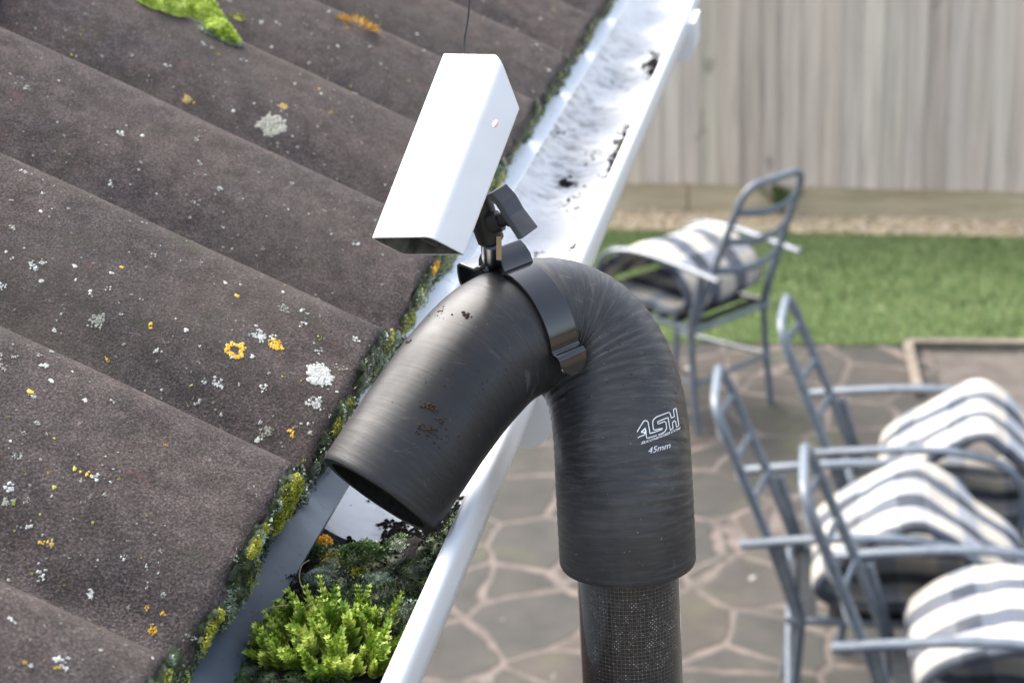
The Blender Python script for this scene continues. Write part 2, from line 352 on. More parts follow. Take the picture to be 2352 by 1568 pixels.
# low edging strip where the paving meets the lawn at the right
e0, e1 = onz(2085, 797, 0), onz(2352, 799, 0); ed = (e1-e0).normalized(); en = V((ed.y, -ed.x, 0))
b = MB(); L = 5; c0 = e0+ed*(L/2)+en*.0
b.box((c0.x, c0.y, .016), (L, .045, .036), ed, en); c1 = e0-en*-.28+ed*-.0; b.box((c1.x, c1.y, .0155), (.04, .56, .033), ed, en)
CONC = plain('pale_concrete', (.21,.18,.145), .85, .2, .2, 12, .4, 60)
tag(b.build('edging_strip', CONC, smooth=False, bevel=.004), 'pale concrete edging strip between the lawn and the patio at the right', 'edging')
c2 = e0+ed*2.6+en*.9
SLAB = plain('slab_concrete', (.115,.10,.088), .85, .25, .18, 9, .4, 60)
b = MB(); b.box((c2.x, c2.y, .004), (5.0, 1.6, .012), ed, en); tag(b.build('paving_slab', SLAB, smooth=False), kind='structure')

# ------------------------------------------------------------------ garden chairs and cushions
m = Mat('grey_painted_steel', .27, .6); m.col(m.ramp(m.noise(30, 4), [(.35, (.11,.135,.165)), (.65, (.16,.19,.225))])); STEEL = m.m
m = Mat('striped_canvas', .85, .15)
s3 = m.n('SeparateXYZ'); m.l(m.co('UV'), s3.inputs[0])
def band(src, period, lo, hi, off=0):
    fr = m.math('FRACT', m.math('ADD', m.math('DIVIDE', src, period), off))
    return m.math('MULTIPLY', m.math('GREATER_THAN', fr, lo), m.math('LESS_THAN', fr, hi))
st = band(s3.outputs[1], .155, .50, .93); cr = band(s3.outputs[0], .17, .5, .85)
c = m.mix(cr, (.52,.485,.42), (.33,.35,.39)); c2_ = m.mix(cr, (.10,.117,.15), (.045,.055,.075))
c = m.mix(st, c, c2_); c = m.mix(m.ramp(m.noise(9, 4), [(.4, 0.), (.8, .25)]), c, (.4,.36,.28)); m.col(c)
m.bump(m.noise(30, 3), .3, .01); CANVAS = m.m
SLING = plain('dark_sling_webbing', (.04,.045,.05), .8, .2)
def fillet(pts, r, n=6):
    pts = [V(p) for p in pts]; out = [pts[0]]
    for a, b_, c in zip(pts, pts[1:], pts[2:]):
        d1 = (a-b_); d2 = (c-b_); k = min(r, d1.length*.48, d2.length*.48); p = b_+d1.normalized()*k; q = b_+d2.normalized()*k
        for i in range(n+1):
            t = i/n; out.append(p*(1-t)**2 + b_*2*t*(1-t) + q*t*t)
    return out+[pts[-1]]
def make_chair():
    root = empty('garden_chair', (0,0,0))
    R_ = .0135
    def bx_(z):   # x of the back at height z
        return float(np.interp(z, [.4, .65, 1.0], [.03, -.06, -.2]))
    def hw(z): return float(np.interp(z, [.4, .7, 1.0], [.205, .185, .165]))
    b = MB(); L = [(bx_(z), -hw(z), z) for z in (.38, .5, .65, .82, 1.0)]; Rr = [(x, -y, z) for x, y, z in L][::-1]
    b.tube(fillet(L+Rr, .08), R_, 10); b.build('back_frame', STEEL, root, local=True)
    for z, dz in ((.90, .02), (.78, .02), (.66, .02)):
        b = MB(); n = 9
        b.tube([(bx_(z)-.035*math.sin(math.pi*i/(n-1)), hw(z)*(2*i/(n-1)-1), z-dz*math.sin(math.pi*i/(n-1))) for i in range(n)], .012, 8, flat=(1.25, .6)); b.build('rung', STEEL, root, local=True)
    b = MB(); b.tube(fillet([(.0,-.21,.415), (.46,-.21,.415), (.46,.21,.415), (.0,.21,.415), (.0,-.21,.415)], .03), .011, 8)
    b.build('seat_frame', STEEL, root, local=True)
    b = MB()
    for i in range(6):
        x = .05+i*.075; b.box((x, 0, .419), (.045, .40, .004))
    b.build('seat', SLING, root, smooth=False, local=True)
    for s in (-1, 1):
        b = MB(); Y = s*.232
        top = spline([(-.13, Y, .645), (.02, Y, .662), (.2, Y, .675), (.34, Y, .668), (.44, Y, .635), (.49, Y, .57), (.495, Y*.97, .45)], .02)
        b.tube(top, .0155, 10, flat=(.75, 1.15)); b.build('armrest', STEEL, root, local=True)
        b = MB(); b.tube([(.495, Y*.97, .45), (.50, Y*.96, .2), (.51, Y*.96, .0)], .0125, 10); b.build('leg', STEEL, root, local=True)
        b = MB(); b.tube([(-.03, s*.212, .64), (.03, s*.21, .42), (.015, s*.212, .2), (-.01, s*.215, .0)], .0135, 10); b.build('leg', STEEL, root, local=True)
    b = MB(); b.tube([(.0, -.21, .2), (.0, .21, .2)], .009, 8); b.tube([(.0,-.21,.2), (.505,-.22,.17)], .009, 8); b.tube([(.0,.21,.2), (.505,.22,.17)], .009, 8)
    b.build('stretcher', STEEL, root, local=True)
    return root
def copy_tree(o, parent=None):
    c = o.copy(); COL.objects.link(c); c.parent = parent
    for ch in o.children: copy_tree(ch, c)
    return c
def cushion(prof, width, loc, rz, label, th=.047, twist=0):
    """a long pad folded over on itself: prof is the pad's centre line (x, z) in the chair's frame"""
    c = spline([(x, 0, z) for x, z in prof], .012); N = len(c); n = 18; vs = []; uv = []
    for i, p in enumerate(c):
        t = (c[min(i+1,N-1)]-c[max(i-1,0)]).normalized(); nrm = V((-t.z, 0, t.x)); u = i*.012
        tuft = .78+.22*abs(math.sin(u*math.pi/.17))**.5
        e = min(1, min(i, N-1-i)/2.2+.25)
        for k in range(2*n):
            a = 2*math.pi*k/(2*n); ca, sa = math.cos(a), math.sin(a)
            yy = width/2*math.copysign(abs(ca)**.35, ca); zz = th/2*math.copysign(abs(sa)**.75, sa)*tuft*e
            lump = .020*noise.noise((u*6, yy*5, loc[0]*7)) - .006*abs(noise.noise((u*14, yy*9, 3+loc[1])))
            q = p + nrm*(zz+lump*min(1, p.z/.5-.85+.4)) + V((0, yy+twist*u+.012*noise.noise((u*7, 0, loc[1])), 0)); vs.append(q); uv.append((u, yy+.5))
    M_ = 2*n; fs = [(i*M_+k, i*M_+(k+1)%M_, (i+1)*M_+(k+1)%M_, (i+1)*M_+k) for i in range(N-1) for k in range(M_)]
    fs += [tuple(range(M_-1,-1,-1)), tuple((N-1)*M_+k for k in range(M_))]
    b = MB(); b.add(vs, fs); b.uv = uv; o = b.build('seat_cushion', CANVAS, smooth='all'); o.location = loc; o.rotation_euler = (0, 0, rz)
    tag(o, label, 'cushion', 'striped cushions folded on the garden chairs')
    return o
chair0 = make_chair()
hd = math.radians(-9)
def lateral(rz): return V((-math.sin(rz), math.cos(rz), 0))
def fw(rz): return V((math.cos(rz), math.sin(rz), 0))
spots = []
for (n_, f_) in (((1840,1040),(1860,905)), ((1700,1250),(1710,1080)), ((1910,1490),(1905,1275))):
    a, c = onz(*n_, .645), onz(*f_, .645); d = (c-a); rz = math.atan2(-d.x, d.y); mid = (a+c)/2 + fw(rz)*.13
    spots.append((V((mid.x, mid.y, 0)), rz))
q1, q2 = onz(1608, 990, 0), onz(1757, 925, 0); mid = (q1+q2)/2; d = q2-q1; rz1 = math.atan2(-d.x, d.y)+math.pi
spots.append((V((mid.x, mid.y, 0)), rz1))
clabels = ['grey metal garden chair of the right-hand row that stands farthest from the gutter',
           'grey metal garden chair in the middle of the row of three, between two others',
           'grey metal garden chair nearest the camera at the bottom right corner',
           'grey metal garden chair standing alone by the lawn, seen from behind with its looped back']
chairs = []
for i, (p, rz) in enumerate(spots):
    o = chair0 if i == 0 else copy_tree(chair0)
    o.location = p; o.rotation_euler = (0, 0, rz); tag(o, clabels[i], 'chair', 'grey garden chairs on the patio'); chairs.append(o)
pA = [(.54,.455),(.36,.455),(.16,.46),(.07,.48),(.05,.53),(.12,.60),(.24,.675),(.31,.71),(.37,.68),(.46,.60),(.54,.53),(.60,.455)]
pB = [(.52,.455),(.35,.455),(.17,.46),(.08,.48),(.06,.53),(.13,.60),(.24,.67),(.31,.70),(.38,.66),(.48,.58),(.56,.51),(.61,.45)]
pC = [(.52,.455),(.35,.455),(.18,.46),(.10,.49),(.09,.55),(.16,.605),(.28,.64),(.40,.64),(.51,.60),(.58,.50)]
cushion(pA, .44, spots[0][0]+fw(spots[0][1])*.06, spots[0][1], 'cream and navy striped cushion humped on the farthest chair of the right-hand row')
cushion(pB, .44, spots[1][0]+fw(spots[1][1])*.02, spots[1][1], 'cream and navy striped cushion humped on the middle chair of the row')
cushion(pC, .44, spots[2][0]+fw(spots[2][1])*.0, spots[2][1], 'cream and navy striped cushion on the nearest chair, cut off by the bottom right corner')
pD = [(.50,.455),(.35,.455),(.14,.46),(.05,.49),(.03,.55),(.09,.62),(.20,.66),(.33,.65),(.45,.58),(.53,.48)]
cushion(pD, .44, spots[3][0]+fw(spots[3][1])*.02, spots[3][1], 'cream and navy striped cushion folded on the lone chair by the lawn')

# ------------------------------------------------------------------ house: roof, fascia, wall
G = V((.18286, .98314, 0)); Q = V((.98314, -.18286, 0)); Z = V((0,0,1))
def L3(s, q, z): return G*s + Q*q + Z*z
TH = math.radians(25); UPS = -Q*math.cos(TH) + Z*math.sin(TH); NRM = Q*math.sin(TH) + Z*math.cos(TH)
PITCHW, S0, AMP, EQ, EZ = .169, .710, .041, -.247, 2.499
def wave(s):
    u = 2*math.pi*(s-S0)/PITCHW; return AMP*(.5+.5*math.cos(u+.55*(1-math.cos(u))))
def edge_r(s): return .0016*noise.noise((s*40, 3.1, 0)) + .0012*noise.noise((s*130, 7, 0))
def roofpt(s, r, up=0):
    return L3(s, EQ, EZ) + UPS*r + NRM*(wave(s)+up+.0012*noise.noise((s*9, r*9, 1)))
house = empty('bungalow', L3(1.3, -.4, 0), label='bungalow with brown corrugated concrete roof tiles speckled with lichen', cat='house')
SA, SB, DS = -1.2, 2.75, .004
ns = int((SB-SA)/DS)
b = MB(); ss = [SA+i*DS for i in range(ns+1)]
def course(r0_, r1_, lift, nr, thick=.013):
    rs = [r0_+(r1_-r0_)*j/nr for j in range(nr+1)]
    top = []; 
    for j, r in enumerate(rs):
        for s in ss:
            e = edge_r(s) if (j == 0) else 0
            top.append(roofpt(s, r+e+(.002 if j == 0 else 0), lift*(1-j/nr) - (.0022 if j == 0 else 0)))
    W = ns+1; nb = len(b.v); b.v.extend([tuple(p) for p in top])
    for j in range(nr):
        for i in range(ns): b.f.append((nb+j*W+i, nb+j*W+i+1, nb+(j+1)*W+i+1, nb+(j+1)*W+i)); b.m.append(0)
    bot = [roofpt(s, r0_+edge_r(s), lift-.004) for s in ss]; bot1 = [roofpt(s, r0_+edge_r(s)*.5, lift-thick) for s in ss]; bot2 = [roofpt(s, r0_+.12, lift-thick-.004) for s in ss]
    nb2 = len(b.v); b.v.extend([tuple(p) for p in bot+bot1+bot2])
    for i in range(ns):
        b.f.append((nb+i+1, nb+i, nb2+i, nb2+i+1)); b.m.append(0)
        b.f.append((nb2+i+1, nb2+i, nb2+W+i, nb2+W+i+1)); b.m.append(0)
        b.f.append((nb2+W+i+1, nb2+W+i, nb2+2*W+i, nb2+2*W+i+1)); b.m.append(0)
course(0, .36, 0, 90)
bvh_v = list(b.v); bvh_f = list(b.f)
for k in range(1, 10): course(k*.345, (k+1)*.345+.02, .016, 3)
roof = b.build('roof', TILE, house, smooth='all'); roof.data.set_sharp_from_angle(angle=math.radians(50))
ROOF_BVH = BVHTree.FromPolygons([V(p) for p in bvh_v], bvh_f)
def hit(px, py, bvh=None):
    loc, n, i, d = (bvh or ROOF_BVH).ray_cast(EYE, ray(px, py).normalized())
    if loc is not None and n.dot(ray(px, py)) > 0: n = -n
    return loc, n
UP = plain('white_upvc', (.72,.73,.75), .4, .5, .05)
BRICK = Mat('brick_wall', .85, .2)
bt = BRICK.n('TexBrick'); bt.inputs['Scale'].default_value = 1; bt.inputs['Brick Width'].default_value = .225; bt.inputs['Row Height'].default_value = .075; bt.inputs['Mortar Size'].default_value = .01
bt.inputs['Color1'].default_value = (.3,.14,.09,1); bt.inputs['Color2'].default_value = (.22,.1,.07,1); bt.inputs['Mortar'].default_value = (.35,.32,.28,1)
BRICK.l(BRICK.co('UV'), bt.inputs['Vector']); BRICK.col(bt.outputs[0])
def sbox(b, s0, s1, q0, q1, z0, z1): b.box(L3((s0+s1)/2, (q0+q1)/2, (z0+z1)/2), (s1-s0, q1-q0, z1-z0), G, Q, Z)
b = MB(); sbox(b, SA, SB, -.31, -.292, 2.32, 2.497); b.build('fascia', UP, house, smooth=False)
b = MB(); sbox(b, SA, SB, -1.4, -.312, 2.33, 2.34); b.build('soffit', UP, house, smooth=False)
b = MB()
for s0_, s1_, q_ in ((SA, SB, -1.4),):
    b.add([L3(s0_, q_, 0), L3(s1_, q_, 0), L3(s1_, q_, 2.34), L3(s0_, q_, 2.34)], [(0,1,2,3)])
    b.add([L3(s0_, q_, 0), L3(s0_, q_-6, 0), L3(s0_, q_-6, 2.34), L3(s0_, q_, 2.34)], [(0,1,2,3)])
    b.add([L3(s1_, q_, 0), L3(s1_, q_-6, 0), L3(s1_, q_-6, 2.34), L3(s1_, q_, 2.34)], [(0,1,2,3)])
b.uv = [(0,0),(7.2,0),(7.2,2.34),(0,2.34)]+[(0,0),(6,0),(6,2.34),(0,2.34)]*2
b.build('wall', BRICK.m, house, smooth=False)
# trays under the tile edge, draining into the gutter
def strip(s0, s1, prof, mat, name, th=.0015, parent=None, n=120, wob=0):
    b = MB(); P_ = []
    for i in range(n+1):
        s = s0+(s1-s0)*i/n
        row = [L3(s, q, z) for q, z in prof]; row2 = [L3(s, q, z-th) for q, z in prof[::-1]]
        P_ += [p + Z*wob*noise.noise((s*7, 0, 0)) for p in row+row2]
    k = 2*len(prof)
    fs = [(i*k+j, i*k+(j+1)%k, (i+1)*k+(j+1)%k, (i+1)*k+j) for i in range(n) for j in range(k)]
    fs += [tuple(range(k)), tuple(n*k+j for j in range(k))[::-1]]
    b.add(P_, fs); return b.build(name, mat, parent, smooth=True)
strip(-.6, .850, [(-.33, 2.53), (-.285, 2.512), (-.245, 2.492), (-.235, 2.484)], TRAY, 'eave_tray', parent=house, wob=.0015)
strip(.84, SB-.02, [(-.33, 2.527), (-.285, 2.509), (-.248, 2.492), (-.240, 2.487)], BOARD, 'eave_board', parent=house, wob=.001)

# ------------------------------------------------------------------ gutter
gut = empty('gutter', L3(1.3, -.218, 2.5), label='white half-round plastic gutter full of dirt and moss along the tile edge', cat='gutter')
GC, GR, LZ = -.2205, .0560, 2.5
def bowl(s0, s1, R_, n=150, rim=True):
    prof = []
    for k in range(29):
        a = math.pi*k/28; prof.append((GC+R_*math.cos(a), LZ-R_*math.sin(a)))      # from the front edge round to the back
    return prof
inner = bowl(0, 0, GR-.0022)
def sweep_s(b, prof, s0, s1, n, uvs=None):
    k = len(prof); vs = []; uv = []; acc = [0]
    for j in range(1, k): acc.append(acc[-1]+math.dist(prof[j], prof[j-1]))
    for i in range(n+1):
        s = s0+(s1-s0)*i/n
        for j, (q, z) in enumerate(prof): vs.append(L3(s, q, z)); uv.append((s, acc[j]*20))
    b.add(vs, [(i*k+j, i*k+j+1, (i+1)*k+j+1, (i+1)*k+j) for i in range(n) for j in range(k-1)]); b.uv = (b.uv or []) + uv
b = MB(); sweep_s(b, inner, SA, SB-.02, 120); b.build('channel_lining', INNER, gut, smooth='all')
outer = [(GC+GR*math.cos(math.pi*k/28), LZ-GR*math.sin(math.pi*k/28)) for k in range(29)]
rimf = [(GC+GR-.0022, LZ-.004), (GC+GR-.0026, LZ+.001), (GC+GR-.0020, LZ+.0034), (GC+GR+.0004, LZ+.0046), (GC+GR+.0036, LZ+.0042), (GC+GR+.0054, LZ+.0022), (GC+GR+.0058, LZ-.002), (GC+GR+.0056, LZ-.010), (GC+GR+.0046, LZ-.0175), (GC+GR+.0024, LZ-.0185), (GC+GR-.0010, LZ-.0150)]
b = MB(); sweep_s(b, outer, SA, SB-.02, 120); b.build('channel', WHITE, gut, smooth='all')
b = MB(); sweep_s(b, rimf, SA, SB-.02, 120); b.build('lip', WHITE, gut, smooth='all')
def bracket(s0, s1):
    """solid bracket body hugging the outside of the bowl, with a rounded lower corner"""
    b = MB(); out = [(-.1515+.015*(math.cos(a)-1), 2.4700-.015*math.sin(a)) for a in [math.pi/2*i/8 for i in range(9)]]
    out = [(-.1515, 2.4960)]+out+[(-.190, 2.4550)]
    inn = []
    for q, z in out:
        qq = min(q, GC+GR-.0012); t = (qq-GC)/(GR-.0008); zz = LZ-(GR-.0008)*math.sqrt(max(0, 1-t*t)); inn.append((qq, min(max(zz, z), 2.4955)) if q > -.187 else (q, z+.004))
    for a, c in ((s0, s1),):
        n = len(out); vs = [L3(a, q, z) for q, z in out]+[L3(a, q, z) for q, z in inn]+[L3(c, q, z) for q, z in out]+[L3(c, q, z) for q, z in inn]
        fs = [(i, i+1, n+i+1, n+i) for i in range(n-1)]+[(2*n+i+1, 2*n+i, 3*n+i, 3*n+i+1) for i in range(n-1)]
        fs += [(i+1, i, 2*n+i, 2*n+i+1) for i in range(n-1)]+[(n+i, n+i+1, 3*n+i+1, 3*n+i) for i in range(n-1)]+[(0, n, 3*n, 2*n), (n-1, 3*n-1, 4*n-1, 2*n-1)]
        b.add(vs, fs)
    return b.build('bracket', WHITE, gut, smooth=True)
bracket(.925, .985); bracket(1.905, 1.975); bracket(2.5, 2.56)
tag(gut)

# ------------------------------------------------------------------ moss and dirt
def rdir(n, spread=1.0):
    v = V((random.gauss(0,1), random.gauss(0,1), random.gauss(0,1))).normalized(); return (n + v*spread).normalized()
def cushion_moss(b, c, n, rx, h, nl, ll, mi=0, axis=None, ry=None, spread=.8, base=True, wl=.35, bmi=None):
    """leafy dome: c centre on the surface, n its normal"""
    ry = ry or rx; n = n.normalized(); ax = axis or n.orthogonal(); ax = (ax-n*ax.dot(n)).normalized(); ay = n.cross(ax); sd_ = random.random()*100
    if base:
        R_, K = 5, 12; vs = [c+n*h*.8]
        for i in range(1, R_+1):
            t = i/R_
            for k in range(K):
                a = 2*math.pi*k/K; rr = t*(.9+.25*noise.noise((math.cos(a)*1.3+sd_, math.sin(a)*1.3, 0)))
                vs.append(c+ax*rx*rr*math.cos(a)+ay*ry*rr*math.sin(a)+n*(h*.8*math.sqrt(max(0, 1-t*t))-.001))
        fs = [(0, 1+k, 1+(k+1)%K) for k in range(K)] + [(1+i*K+k, 1+(i+1)*K+k, 1+(i+1)*K+(k+1)%K, 1+i*K+(k+1)%K) for i in range(R_-1) for k in range(K)]
        b.add(vs, fs, mi if bmi is None else bmi)
    for i in range(nl):
        a = random.uniform(0, 6.283); t = math.sqrt(random.random()); rr = t*(.9+.3*noise.noise((math.cos(a)*1.3+sd_, math.sin(a)*1.3, 0)))
        o = ax*(rx*rr*math.cos(a)) + ay*(ry*rr*math.sin(a)); p = c+o+n*(h*.8*math.sqrt(max(0, 1-t*t)))
        d = rdir((n*(1.2-t)+o.normalized()*t if o.length > 0 else n).normalized(), spread)
        l = ll*random.uniform(.5, 1.2); s_ = d.orthogonal().normalized(); s_ = Matrix.Rotation(random.uniform(0, 6.28), 3, d) @ s_
        b.add([p-s_*l*wl*.5, p+d*l*.55+s_*l*wl*.5, p+d*l, p+d*l*.5-s_*l*wl*.5], [(0,1,2,3)], mi)
MM = [M_YEL, M_GREY, M_DARK, M_MID, M_LIME, M_ORG, SOIL]
# fringe along the cut ends of the tiles
ENDN = Q*math.cos(TH) - Z*math.sin(TH)                        # outward normal of the tile ends
def endpt(s, up, out=0): return L3(s, EQ, EZ) + NRM*(wave(s)+up) + ENDN*out
b = MB()
s = .40
while s < SB:
    d = .55+.45*noise.noise((s*9, 5, 5)); near = s < 1.3
    n_ = 2 if near else 1
    for k in range(n_):
        up = random.uniform(-.017, -.002); nn = random.random()
        mi = 1 if nn < .55 else (0 if nn < .66 else (2 if nn < .93 else 3))
        if noise.noise((s*14, 0, 9)) > .25 and nn > .4: mi = 0
        r_ = random.uniform(.0026, .0068)*(.7+.9*max(0, d)); 
        cushion_moss(b, endpt(s+random.uniform(-.004,.004), up, -.001), (ENDN*1+NRM*random.uniform(-.4,.3)).normalized(), r_, r_*random.uniform(.5,1.), int(60 if near else 20), random.uniform(.0010,.0018), mi, spread=1.0, wl=.6, bmi=2)
    s += random.uniform(.0022, .0045)*(1 if near else 1.6)
# hanging clods in the troughs
for (s_, hang, rad) in ((.66, .022, .012), (.672, .03, .009), (.648, .016, .009), (.807, .016, .009), (.82, .02, .008), (.95, .016, .008), (.965, .018, .007), (1.11, .014, .006), (1.26, .014, .006), (.51, .012, .007)):
    for k in range(7):
        up = -.006-hang*random.random(); cushion_moss(b, endpt(s_+random.uniform(-.012,.012), up, random.uniform(-.004,.002)), (ENDN+rdir(Z, 1)*.5).normalized(), rad*random.uniform(.5,.9), rad*.6, 80, .0018, random.choice((1,2,2,1,0)), spread=1.0, wl=.5, bmi=2)
tag(b.build('moss_fringe', MM, smooth=False), 'ragged green and grey moss growing along the cut ends of the roof tiles', 'moss', kind='stuff')
def pixel(p):
    d = p-EYE; z = d.dot(fwd); return (CX+F*d.dot(RX)/z, CY-F*d.dot(UY)/z)
def moss_at_end(px, py, rx, ry, h, mats, nl, ll, label, srange, name='moss_clump', k=6):
    best = min(((math.dist(pixel(endpt(a, u)), (px, py)), a, u) for a in np.linspace(*srange, 90) for u in np.linspace(-.030, .004, 18)))
    _, a, u = best; b = MB()
    for i in range(k):
        t = (i+.5)/k-.5; p = endpt(a+t*rx*1.5+random.uniform(-.2,.2)*rx, u+random.uniform(-.5,.5)*ry, .001)
        r_ = ry*random.uniform(.7, 1.15)*(1.1-abs(t)); cushion_moss(b, p, (ENDN+rdir(Z, .6)*.4).normalized(), r_*1.2, h*random.uniform(.5,.9), int(nl*2.4)//k, ll*.8, random.choices((0,1),(5,1))[0] if len(mats) > 1 else 0, axis=G, ry=r_, spread=1.0, wl=.5, bmi=len(mats))
    tag(b.build(name, mats+[M_DARK], smooth=False), label, 'moss')
moss_at_end(646, 1150, .015, .0085, .006, [M_YEL, M_GREY], 1500, .0018, 'large yellow-green moss clump on the tile end left of the hose mouth', (.62, .72))
moss_at_end(566, 1232, .010, .0045, .003, [M_YEL, M_GREY], 600, .0016, 'narrow yellow moss clump on the tile end, lower left of the largest clump', (.56, .68))
moss_at_end(490, 1380, .008, .0045, .004, [M_YEL, M_GREY], 500, .0016, 'small yellow-green moss clump low on the tile edge above the grey tray', (.5, .62))
moss_at_end(770, 945, .010, .004, .003, [M_YEL, M_GREY], 500, .0016, 'thin olive moss strip on the tile edge beside the hose', (.76, .88))
moss_at_end(1138, 418, .009, .005, .004, [moss('yellow_moss', (.4,.36,.02), (.65,.55,.03), (.8,.7,.1))], 300, .002, 'bright yellow moss spot on the tile edge behind the black wing knob', (1.0, 1.4))
moss_at_end(984, 606, .006, .003, .002, [M_ORG], 200, .0015, 'orange moss spot on the tile edge just under the white housing', (.95, 1.1))
# moss on the roof
def roof_clump(px, py, rx, ry, h, mat, nl, ll, label, ax, name='moss_clump', **k):
    p, n = hit(px, py)
    if p is None: return
    b = MB(); cushion_moss(b, p, (n+Z*.4).normalized(), rx, h, nl, ll, 0, axis=ax, ry=ry, **k)
    tag(b.build(name, mat, smooth=False), label, 'moss')
b = MB()
for (px, py, rx, ry, h) in ((335,2,.012,.007,.006),(362,14,.014,.009,.009),(388,20,.014,.011,.012),(412,26,.015,.013,.015),(430,36,.015,.013,.016),(452,40,.015,.014,.017),(470,52,.014,.013,.015),(486,62,.013,.012,.013),(500,74,.011,.010,.010),(516,86,.009,.008,.007),(530,95,.006,.005,.004),(440,14,.012,.010,.014),(470,28,.012,.010,.013)):
    p, n = hit(px, py)
    if p is not None: cushion_moss(b, p, (n+Z*.5+rdir(Z,1)*.2).normalized(), rx, h, 520, .0026, 0, axis=-UPS, ry=ry, spread=.9, wl=.5)
for (px, py) in ((530,98),(516,92),(498,84),(478,74),(536,99)):
    p, n = hit(px, py)
    if p is not None: cushion_moss(b, p, n, .007, .003, 110, .0022, 1, axis=-UPS, ry=.004, spread=.9, wl=.5)
tag(b.build('moss_clump', [M_LIME, M_GREY], smooth=False), 'long bright lime green moss cushion on a tile ridge at the top left', 'moss')
roof_clump(820, 60, .016, .005, .002, [M_ORG], 170, .008, 'orange tipped tuft of moss on a tile ridge at the top', UPS, spread=.45, wl=.10, base=False)
roof_clump(545, 42, .006, .003, .002, [M_YEL], 60, .003, 'tiny olive moss sprig just right of the lime green cushion', UPS)
# soil and moss lying in the gutter
b = MB(); S_0, S_1, n_s, n_q = .30, .815, 150, 34
def bed(s, q):
    t = (q-GC)/(GR-.003); floor = LZ-(GR-.003)*math.sqrt(max(0, 1-t*t)); fade = min(1, max(0, (.80-s+.012*noise.noise((q*60, 2, 0)))/.05))
    top = 2.4795 + .006*noise.noise((s*35, q*35, 0)) + .0035*noise.noise((s*110, q*110, 4)) + .0018*noise.noise((s*330, q*330, 4)) - .012*(1-fade)
    return max(floor-.0006, floor + (top-floor)*fade)
for i in range(n_s+1):
    s = S_0+(S_1-S_0)*i/n_s
    for j in range(n_q+1):
        q = GC-(GR-.0026)+2*(GR-.0026)*j/n_q; b.v.append(tuple(L3(s, q, bed(s, q))))
W = n_q+1
for i in range(n_s):
    for j in range(n_q): b.f.append((i*W+j, i*W+j+1, (i+1)*W+j+1, (i+1)*W+j)); b.m.append(0)
tag(b.build('gutter_soil', SOIL, smooth='all'), 'dark wet soil lying in the gutter below the hose mouth', 'soil', kind='stuff')
b = MB(); MG = [M_MID, M_DARK, M_GREY, M_YEL, M_ORG, SOIL]
for i in range(330):
    s = random.uniform(.42, .81); q = random.uniform(-.238, -.170)
    if s > .76 and random.random() < .35: continue
    r_ = random.uniform(.003, .009); mi = random.choices((0,1,2,3,5), (5,4,2.2,.25,2))[0]
    cushion_moss(b, L3(s, q, bed(s, q)-.001), rdir(Z, .3), r_, r_*random.uniform(.6,1.1), int(190 if mi != 5 else 40), random.uniform(.0013, .0022), mi, spread=.85, wl=.5, bmi=1)
tag(b.build('gutter_moss', MG, smooth=False), 'mixed dark and grey green moss covering the soil in the gutter', 'moss', kind='stuff')
def gut_clump(px, py, z, r_, h, mat, nl, ll, label):
    p = onz(px, py, z); b = MB(); cushion_moss(b, p, rdir(Z, .15), r_, h*.75, int(nl*2.2), ll*.62, random.choice((0, 0, 1)) if len(mat) > 1 else 0, spread=.9, wl=.5, bmi=len(mat))
    tag(b.build('moss_clump', mat+[M_DARK], smooth=False), label, 'moss')
gut_clump(835, 1285, 2.478, .0125, .011, [M_MID], 900, .0030, 'dark green moss cushion in the gutter right below the hose mouth')
gut_clump(870, 1362, 2.478, .0125, .011, [M_GREY, M_MID], 800, .0030, 'grey-green moss cushion in the middle of the gutter')
gut_clump(735, 1345, 2.478, .009, .009, [M_GREY], 600, .0028, 'small grey-green moss cushion against the grey tray')
gut_clump(930, 1400, 2.478, .010, .008, [M_MID], 600, .0028, 'green moss cushion next to the gutter lip')
gut_clump(742, 1250, 2.48, .005, .005, [M_ORG], 260, .0022, 'little orange-brown moss spot in the gutter by the tray edge')
gut_clump(640, 1448, 2.478, .009, .008, [M_GREY], 450, .0026, 'pale grey-green moss cushion left of the bright shoots')
# big feathery clump of bright shoots
def feather(b, p, d, L, mi):
    side = d.orthogonal().normalized(); bend = rdir(V((0,0,-.2)), 1)*.25; n = 8; pts = []
    for i in range(n+1):
        t = i/n; pts.append(p + d*L*t + bend*L*t*t)
    b.tube(pts, [.0011*(1-.6*i/n) for i in range(n+1)], 5, mi)
    for i in range(1, n+1):
        t = i/n; R_ = L*.30*(1-.75*t)+.0012; tg = (pts[i]-pts[i-1]).normalized()
        for k in range(7):
            a = k*.9+i*.5; o = (Matrix.Rotation(a, 3, tg) @ tg.orthogonal().normalized()); dd = (o*1.0+tg*.9).normalized(); sv_ = tg.cross(o).normalized()
            q = pts[i]; ln = R_*random.uniform(.7, 1.15); w_ = ln*.30
            b.add([q-sv_*w_*.3, q+dd*ln*.5+sv_*w_, q+dd*ln+tg*ln*.15, q+dd*ln*.5-sv_*w_, q+dd*ln*.5+tg*ln*.08], [(0,1,4),(1,2,4),(2,3,4),(3,0,4)], mi)
b = MB(); m = Mat('feathery_moss', .45, .4); gz = m.noise(120, 3, .6); m.col(m.ramp(gz, [(.34, (.10,.19,.018)), (.5, (.27,.38,.04)), (.66, (.55,.62,.15))])); FEA = m.m
for i in range(125):
    a = random.uniform(0, 6.28); t = math.sqrt(random.random()); c0 = onz(760, 1500, 2.480)
    ex, ey = .030*t*math.cos(a), .026*t*math.sin(a)
    p = c0 + Q*ex*.95 + G*ey; d = (Z*1.0 + Q*ex*22 + G*ey*22 + rdir(Z, 1)*.25).normalized()
    feather(b, p + Z*.004*(1-t), d, random.uniform(.013, .022)*(1.05-.35*t), 0)
